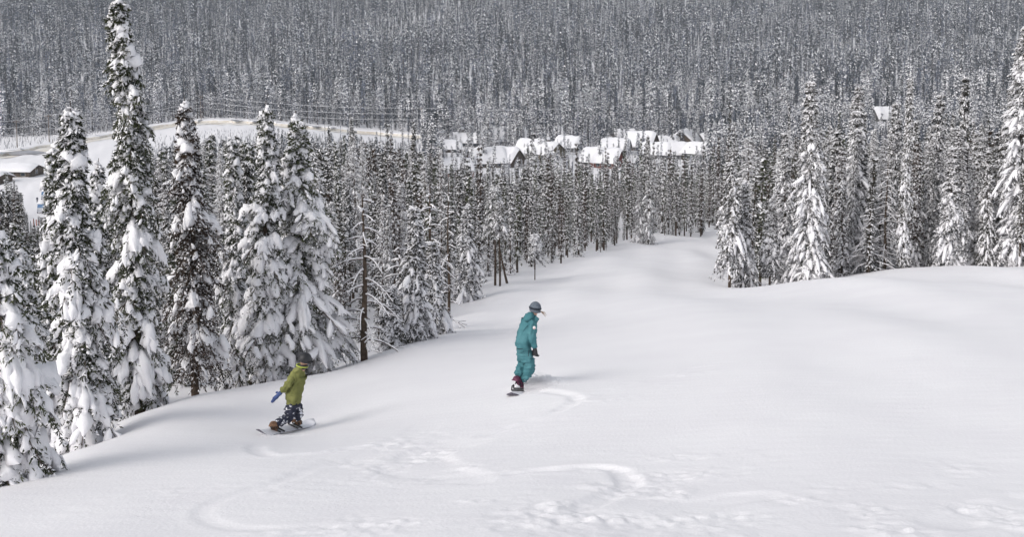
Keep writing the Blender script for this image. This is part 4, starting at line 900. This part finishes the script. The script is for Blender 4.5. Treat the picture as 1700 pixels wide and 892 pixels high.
def rider(name, label, J, root, mats_, head_c, look, head_r):
    """J: joints with radii; body is one continuous surface under the clothes"""
    o = empty('person', root, 0, label, 'person')
    b = {k: (v[0], v[1] * 0.72) for k, v in J.items()}
    ed = [('pelvis', 'waist'), ('waist', 'chest'), ('chest', 'neckb'), ('neckb', 'neck'), ('neck', 'head'), ('neckb', 'shL'), ('shL', 'elL'), ('elL', 'wrL'), ('neckb', 'shR'), ('shR', 'elR'), ('elR', 'wrR'),
          ('pelvis', 'hipL'), ('hipL', 'knL'), ('knL', 'anL'), ('pelvis', 'hipR'), ('hipR', 'knR'), ('knR', 'anR')]
    b['head'] = (head_c, 0.055); b['neck'] = (J['neck'][0], 0.052)
    body = skinned('body', b, ed, [SKIN, BLACK, mats_['jacket']], 1, 'pelvis'); hb = face_head(head_c, look, head_r, None); add_bm(body, hb); hb.free()
    body.polygons.foreach_set('use_smooth', [True] * len(body.polygons))
    for p_ in body.polygons:
        if p_.center.z < J['neck'][0].z - 0.03: p_.material_index = 2
    link('body', local(o, body), o)
    jk = {k: (J[k][0],) + tuple(J[k][1:]) for k in ('waist', 'chest', 'neckb', 'shL', 'elL', 'wrL', 'shR', 'elR', 'wrR')}
    jk['hem'] = J['hem']; jk['collar'] = J['collar']
    je = [('hem', 'waist'), ('waist', 'chest'), ('chest', 'neckb'), ('neckb', 'collar'), ('neckb', 'shL'), ('shL', 'elL'), ('elL', 'wrL'), ('neckb', 'shR'), ('shR', 'elR'), ('elR', 'wrR')]
    ja = link('jacket', local(o, rumple(skinned('jacket', jk, je, [mats_['jacket']], 3, 'chest'), 0.022, 0.15, 3)), o)
    tr = {k: (J[k][0],) + tuple(J[k][1:]) for k in ('hipL', 'knL', 'anL', 'hipR', 'knR', 'anR')}; tr['pelvis'] = J['pelvis'][:1] + (J['seat'][1],); tr['top'] = (J['seat'][0], J['seat'][1] * 0.95)
    te = [('top', 'pelvis'), ('pelvis', 'hipL'), ('hipL', 'knL'), ('knL', 'anL'), ('pelvis', 'hipR'), ('hipR', 'knR'), ('knR', 'anR')]
    tj = link('trousers', local(o, rumple(skinned('trousers', tr, te, [mats_['trousers']], 3, 'pelvis'), 0.020, 0.13, 5)), o)
    return o, ja, tj
def boot(o, ankle, toe, m, m2, s_=1.0):
    an = Vector(ankle); to = Vector(toe); d = (to - an); d.z = 0; d.normalize(); h = Vector((0, 0, 1))
    sole = Vector((an.x, an.y, to.z))
    nd = {'a': (an + h * 0.10, 0.075 * s_), 'b': (an, 0.07 * s_), 'c': (sole + h * 0.055 - d * 0.02, 0.062 * s_), 'd': (sole + h * 0.05 + d * 0.10, 0.055 * s_), 'e': (sole + h * 0.045 + d * 0.185, 0.045 * s_)}
    bt = link('boot', local(o, skinned('boot', nd, [('a', 'b'), ('b', 'c'), ('c', 'd'), ('d', 'e')], [m], 2, 'c')), o)
    G = Geo()
    for t_ in (0.035, 0.115): tube(G, [sole + h * 0.02 + d * t_ - d.cross(h) * 0.062, sole + h * 0.10 + d * t_ - d.cross(h) * 0.03, sole + h * 0.10 + d * t_ + d.cross(h) * 0.03, sole + h * 0.02 + d * t_ + d.cross(h) * 0.062], 0.010, 's', 5)
    link('strap', local(o, G.mesh('strap', {'s': m2})), bt)
def board(tail, nose, roll_up, label, length=1.5, width=0.27):
    """deck with upturned nose and tail, sidecut, edge band and two bindings"""
    tail, nose = Vector(tail), Vector(nose); c = (tail + nose) / 2; ax = (nose - tail).normalized(); up = Vector(roll_up); up = (up - ax * up.dot(ax)).normalized(); s_ = ax.cross(up)
    o = empty('snowboard', c, 0, label, 'snowboard')
    n_ = 29; G = Geo(); T = np.linspace(-1, 1, n_); m_ = 7
    V = []
    for lay in (0, 1):
        for t in T:
            wv = width / 2 * (0.86 + 0.14 * abs(t) ** 2) * math.sqrt(max(0.0, 1 - max(0, (abs(t) - 0.82) / 0.18) ** 2)) + 0.004
            lift_ = 0.09 * max(0, (abs(t) - 0.78) / 0.22) ** 2
            for q in np.linspace(-1, 1, m_):
                p = ax * t * length / 2 + s_ * q * wv + up * (lift_ + 0.008 * lay + 0.004); V.append(tuple(p))
    V = np.array(V); i = np.arange(n_ * m_).reshape(n_, m_); k = n_ * m_
    Fq = np.stack([i[:-1, :-1], i[1:, :-1], i[1:, 1:], i[:-1, 1:]], -1).reshape(-1, 4)
    G.V.append(V); G.n += len(V); G.F[('d', 4)] = [Fq + k]; G.F[('e', 4)] = [Fq[:, ::-1]]
    per = np.concatenate([i[:, 0], i[-1, 1:], i[::-1, -1][1:], i[0, ::-1][1:]]); G.F[('e', 4)].append(np.stack([per[:-1], per[1:], per[1:] + k, per[:-1] + k], -1))
    link('deck', G.mesh('deck', {'d': DECK, 'e': DECKE}), o)
    for q in (-0.26, 0.26):
        G = Geo(); b0 = ax * q
        P_ = [b0 - ax * 0.05, b0 + ax * 0.05]
        for dd in (-1, 1): tube(G, [b0 + ax * 0.06 * dd + s_ * -0.12 + up * 0.03, b0 + ax * 0.06 * dd + s_ * 0.12 + up * 0.03], 0.014, 'b', 6)
        tube(G, [b0 - ax * 0.07 + up * 0.025 - s_ * 0.12, b0 - ax * 0.05 + up * 0.10 - s_ * 0.11, b0 + ax * 0.05 + up * 0.10 - s_ * 0.11, b0 + ax * 0.07 + up * 0.025 - s_ * 0.12], 0.014, 'b', 6)
        link('binding', G.mesh('binding', {'b': BLACK}), o)
    return o, ax, up, s_

# --- rider in the olive jacket
tx, ty = hit(424, 724); nx, ny = hit(522, 705)
tl_, no_ = Vector((tx, ty, gz(tx, ty) + 0.01)), Vector((nx, ny, gz(nx, ny) + 0.02))
print('green board', tl_, no_, (no_ - tl_).length)
GY = (ty + ny) / 2
def g_at(px, py, dy=0.0): return at(px, py, GY + dy)
bd, ax_, up_, sd_ = board(tl_, no_, (0.05, -0.35, 1), 'white snowboard under the rider in the olive green jacket', length=max(1.3, min(1.62, (no_ - tl_).length)))
def onboard(px):
    t = (px - 424) / (522 - 424); return tl_.lerp(no_, t)
fr, ff = onboard(453), onboard(490)
J = {'pelvis': (g_at(486, 669), 0.13), 'waist': (g_at(487.5, 655, -.02), 0.178, 0.15), 'chest': (g_at(491.5, 636), 0.185, 0.16), 'neckb': (g_at(497, 620), 0.105), 'neck': (g_at(502, 612), 0.06), 'head': (g_at(506, 598), 0.06),
     'hem': (g_at(485.5, 670), 0.19, 0.165), 'collar': (g_at(502, 611), 0.085),
     'shL': (g_at(489, 624, -.12), 0.092), 'elL': (g_at(478, 639, -.2), 0.072), 'wrL': (g_at(466.5, 652, -.15), 0.052),
     'shR': (g_at(500, 624, .17), 0.088), 'elR': (g_at(497, 640, .33), 0.07), 'wrR': (g_at(490, 650, .46), 0.05),
     'seat': (g_at(487, 663), 0.15, 0.13), 'hipL': (g_at(483.5, 676, -.05), 0.125), 'knL': (g_at(479.5, 694, .02), 0.104), 'hipR': (g_at(492, 675, .1), 0.115), 'knR': (g_at(495, 690, .22), 0.10)}
J['anL'] = (fr + Vector((0.04, 0.0, 0.14)), 0.078); J['anR'] = (ff + Vector((0.0, -0.02, 0.16)), 0.080)
o, ja, tj = rider('person', 'snowboarder in olive green jacket, dark trousers and black helmet, one blue mitten trailing', J, Vector((fr + ff) / 2), {'jacket': GREENJ, 'trousers': NAVYS}, g_at(506, 597.5), (0.75, 0.62, -0.12), 0.092)
up_h = Matrix.Rotation(R(14), 4, 'Y')
hc = g_at(506, 596)
hl = link('helmet', local(o, ell('helmet', hc, (0.128, 0.122, 0.118), [BLACK], up_h, -0.35)), o)
G = Geo(); an_ = np.linspace(0, 2 * math.pi, 20); tube(G, [tuple(hc + Vector((0.127 * math.cos(a), 0.121 * math.sin(a), -0.035 - 0.03 * math.cos(a)))) for a in an_], 0.012, 'g', 6); link('goggle_strap', local(o, G.mesh('goggle_strap', {'g': BLACK})), hl)
link('goggles', local(o, ell('goggles', hc + Vector((0.085, 0.07, -0.03)), (0.045, 0.06, 0.035), [BLACK], Matrix.Rotation(R(38), 4, 'Z'), None, 12, 8)), hl)
link('neck_warmer', local(o, ell('neck_warmer', g_at(504, 609), (0.082, 0.082, 0.055), [BLACK])), o)
G = Geo(); cc = g_at(501.5, 608.5); tube(G, [tuple(cc + Vector((0.10 * math.cos(a), 0.095 * math.sin(a), 0.01 - 0.02 * math.cos(a)))) for a in an_], 0.013, 'g', 6); link('collar', local(o, G.mesh('collar', {'g': LIME})), ja)
link('hood', local(o, rumple(ell('hood', g_at(494, 614.5, -0.05), (0.105, 0.12, 0.06), [GREENJ], Matrix.Rotation(R(-32), 4, 'Y')), 0.01, 0.1)), ja)
link('mitten', local(o, hand('mitten', g_at(464.5, 654, -.14), g_at(451, 667, -.1) - g_at(464.5, 654, -.14), (0.3, 0.5, -0.4), BLUEM, 1.45, 0.2, True, -1)), o)
link('mitten', local(o, hand('mitten', g_at(489, 651, .48), (-0.1, 0.6, -0.3), (0, 0.5, -0.4), BLUEM, 1.15, 0.2, True, 1)), o)
toeL = fr + Vector((0.03, 0.13, 0.01)); toeR = ff + Vector((0.06, 0.12, 0.01))
boot(o, fr + Vector((0.0, -0.03, 0.11)), toeL, BROWNB, BLACK, 1.05); boot(o, ff + Vector((0.0, -0.03, 0.11)), toeR, BROWNB, BLACK, 1.05)

# --- rider in teal
fx, fy = hit(861, 650); TY = fy
print('teal Y', TY)
def t_at(px, py, dy=0.0): return at(px, py, TY + dy)
gnd = Vector((fx, fy, gz(fx, fy)))
t0_ = t_at(855, 650, -0.28); n0_ = t_at(880, 640, 0.66)
t0_.z = gz(t0_.x, t0_.y) + 0.0; n0_.z = gz(n0_.x, n0_.y) - 0.02
board(t0_, n0_, (0.0, 0.25, 1), 'white snowboard throwing up snow under the rider in teal', length=1.42)
axt = (n0_ - t0_).normalized(); cb_ = (t0_ + n0_) / 2
fA = cb_ - axt * 0.26; fB = cb_ + axt * 0.16
fA = t_at(858, 643, -0.12); fB = t_at(868, 645.5, 0.08)
fA.z = max(fA.z, gz(fA.x, fA.y) + 0.03); fB.z = max(fB.z, gz(fB.x, fB.y) + 0.03)
J = {'pelvis': (t_at(870, 585), 0.14), 'waist': (t_at(869, 569), 0.205, 0.17), 'chest': (t_at(873, 549), 0.215, 0.17), 'neckb': (t_at(880, 532), 0.115), 'neck': (t_at(886, 523), 0.058), 'head': (t_at(889, 512), 0.06),
     'hem': (t_at(869.5, 585), 0.195, 0.165), 'collar': (t_at(887, 522), 0.088),
     'shR': (t_at(883.5, 540, -.14), 0.095), 'elR': (t_at(883, 562, -.19), 0.080), 'wrR': (t_at(887.5, 579, -.12), 0.058),
     'shL': (t_at(876, 538, .16), 0.09), 'elL': (t_at(870, 560, .3), 0.075), 'wrL': (t_at(876, 576, .42), 0.055),
     'seat': (t_at(870, 577), 0.17, 0.15), 'hipR': (t_at(875.5, 592, -.06), 0.115), 'knR': (t_at(881, 611, -.04), 0.112), 'hipL': (t_at(866, 592, .12), 0.11), 'knL': (t_at(868, 608, .16), 0.105)}
J['anR'] = (fB + Vector((-0.03, -0.02, 0.13)), 0.095); J['anL'] = (fA + Vector((0.0, 0.06, 0.20)), 0.085)
o, ja, tj = rider('person', 'snowboarder in teal jacket and trousers with striped grey beanie, black glove at side', J, (fA + fB) / 2, {'jacket': TEALJ, 'trousers': TEALJ}, t_at(889.5, 513), (0.92, 0.38, -0.05), 0.088)
hc = t_at(888.5, 511.5)
bn = link('beanie', local(o, ell('beanie', hc, (0.113, 0.108, 0.122), [KNIT], Matrix.Rotation(R(8), 4, 'Y'), -0.45)), o)
G = Geo(); tube(G, [tuple(hc + Vector((0.098 * math.cos(a), 0.094 * math.sin(a), 0.0 - 0.015 * math.cos(a)))) for a in an_], [0.024] * 20, 'g', 8); link('stripe', local(o, G.mesh('stripe', {'g': KNITD})), bn)
G = Geo(); tube(G, [tuple(hc + Vector((0.098 * math.cos(a), 0.094 * math.sin(a), -0.060 - 0.015 * math.cos(a)))) for a in an_], [0.014] * 20, 'g', 8); link('brim', local(o, G.mesh('brim', {'g': KNIT})), bn)
G = Geo()
for k in range(7):
    b0 = t_at(894, 518, -.02 + 0.01 * (k % 5)); a_ = random.uniform(-0.5, 0.5)
    tube(G, [b0, b0 + Vector((0.05, 0.01, 0.01 * a_)), b0 + Vector((0.09 + 0.04 * random.random(), 0, -0.03 + 0.06 * a_)), b0 + Vector((0.12 + 0.05 * random.random(), 0.0, -0.05 + 0.10 * a_))], [0.006, 0.005, 0.004, 0.002], 'h', 4)
link('hair', local(o, G.mesh('hair', {'h': HAIR})), o)
link('hood', local(o, rumple(ell('hood', t_at(877.5, 527, -0.06), (0.125, 0.13, 0.075), [TEALJ], Matrix.Rotation(R(-38), 4, 'Y')), 0.01, 0.1)), ja)
link('glove', local(o, hand('glove', t_at(888, 581, -.12), (0.05, 0.1, -1), (0.5, 0.6, 0), BLACK, 1.25, 0.9, False, -1)), o)
link('glove', local(o, hand('glove', t_at(877, 579, .44), (0.1, 0.3, -1), (0.4, 0.7, 0), BLACK, 1.25, 0.9, False, 1)), o)
pc = t_at(887, 544.5, -0.255)
pt_ = link('sleeve_patch', local(o, ell('sleeve_patch', pc, (0.028, 0.010, 0.032), [PATW], None, None, 12, 8)), ja)
link('patch_mark', local(o, ell('patch_mark', pc + Vector((-0.002, -0.006, -0.012)), (0.016, 0.007, 0.010), [PATR], None, None, 10, 6)), pt_)
G = Geo(); tube(G, [t_at(857, 579, -.19), t_at(863, 580, -.2), t_at(868, 579.5, -.2)], 0.006, 'g', 4); tube(G, [t_at(878, 581, -.2), t_at(877.5, 587, -.2), t_at(877, 592, -.19)], 0.006, 'g', 4)
link('pocket_zip', local(o, G.mesh('pocket_zip', {'g': KNITD})), tj)
boot(o, fB + Vector((-0.03, -0.02, 0.10)), fB + Vector((0.08, 0.12, 0.0)), PLUM, KNITD, 1.1); boot(o, fA + Vector((0, 0.04, 0.11)), fA + Vector((0.08, 0.15, 0.0)), PLUM, KNITD, 1.1)
# snow thrown up by the teal rider's board, and a little by the other
def spray(cx, cy, n_, sx, sy, sz, label, seed):
    r = np.random.default_rng(seed); P_ = np.stack([np.abs(r.normal(0, sx, n_)), r.normal(0, sy, n_), np.abs(r.normal(0, sz, n_))], 1); P_[:, 2] *= np.exp(-P_[:, 0] / sx * 0.6) * 1.2
    z = ground_z(P_[:, 0] + cx, P_[:, 1] + cy); P_ = P_ + np.array([cx, cy, 0]); P_[:, 2] += z
    s_ = r.uniform(0.003, 0.009, n_)[:, None, None]; oc = np.array([[1, 0, 0], [-1, 0, 0], [0, 1, 0], [0, -1, 0], [0, 0, 1], [0, 0, -1]], float)
    V = P_[:, None] + oc[None] * s_; Ft = np.array([[0, 2, 4], [2, 1, 4], [1, 3, 4], [3, 0, 4], [2, 0, 5], [1, 2, 5], [3, 1, 5], [0, 3, 5]])
    o = link('snow_spray', npmesh('snow_spray', V.reshape(-1, 3), [(np.arange(n_)[:, None, None] * 6 + Ft[None]).reshape(-1, 3)], [SNOWT])); tag(o, label, kind='stuff')
spray(fB.x + 0.02, fB.y + 0.0, 5200, 0.26, 0.16, 0.075, 'loose snow thrown up beside the teal rider\'s board', 5)
spray(tl_.x + 0.1, tl_.y, 500, 0.30, 0.10, 0.025, 'loose snow along the board of the olive jacketed rider', 6)

# tiny figure standing in the clearing
x, y = hit(62, 337, y0=200); b0 = Vector((x, y, gz(x, y)))
o = empty('person', b0, 0, 'tiny distant figure in dark clothes standing in the clearing left of the vans', 'person')
def v_(a, b, c): return b0 + Vector((a, b, c))
bn_ = {'p': (v_(0, 0, .92), .14), 'w': (v_(0, 0, 1.1), .13), 'c': (v_(0, 0, 1.32), .16), 'n': (v_(0, 0, 1.5), .06), 'h': (v_(0, 0, 1.62), .10), 'a': (v_(-.2, 0, 1.4), .07), 'b': (v_(-.27, 0, 1.12), .055), 'd': (v_(-.26, -.06, .88), .045), 'e': (v_(.2, 0, 1.4), .07), 'f': (v_(.27, 0, 1.12), .055), 'g': (v_(.26, -.06, .88), .045), 'i': (v_(-.1, 0, .86), .1), 'j': (v_(-.12, 0, .46), .075), 'k': (v_(-.12, 0, .06), .055), 'l': (v_(.1, 0, .86), .1), 'm': (v_(.12, 0, .46), .075), 'o': (v_(.12, 0, .06), .055)}
link('body', local(o, skinned('body', bn_, [('p', 'w'), ('w', 'c'), ('c', 'n'), ('n', 'h'), ('c', 'a'), ('a', 'b'), ('b', 'd'), ('c', 'e'), ('e', 'f'), ('f', 'g'), ('p', 'i'), ('i', 'j'), ('j', 'k'), ('p', 'l'), ('l', 'm'), ('m', 'o')], [NAVY], 1)), o)

# ------------------------------------------------------------------ the valley air
hm = bpy.data.materials.new('valley_air'); hm.use_nodes = True; hn = hm.node_tree; hn.nodes.remove(hn.nodes['Principled BSDF'])
pv = hn.nodes.new('ShaderNodeVolumePrincipled'); pv.inputs['Color'].default_value = (0.80, 0.88, 1.0, 1); pv.inputs['Density'].default_value = 0.00020
hn.links.new(pv.outputs[0], hn.nodes['Material Output'].inputs['Volume'])
G = Geo(); boxgeo(G, (0, 1330, 120), (5800, 2900, 680), 'a'); hz = link('haze', G.mesh('haze', {'a': hm}, False)); tag(hz, 'thin cold air over the valley', kind='stuff')
SC.cycles.volume_bounces = 0
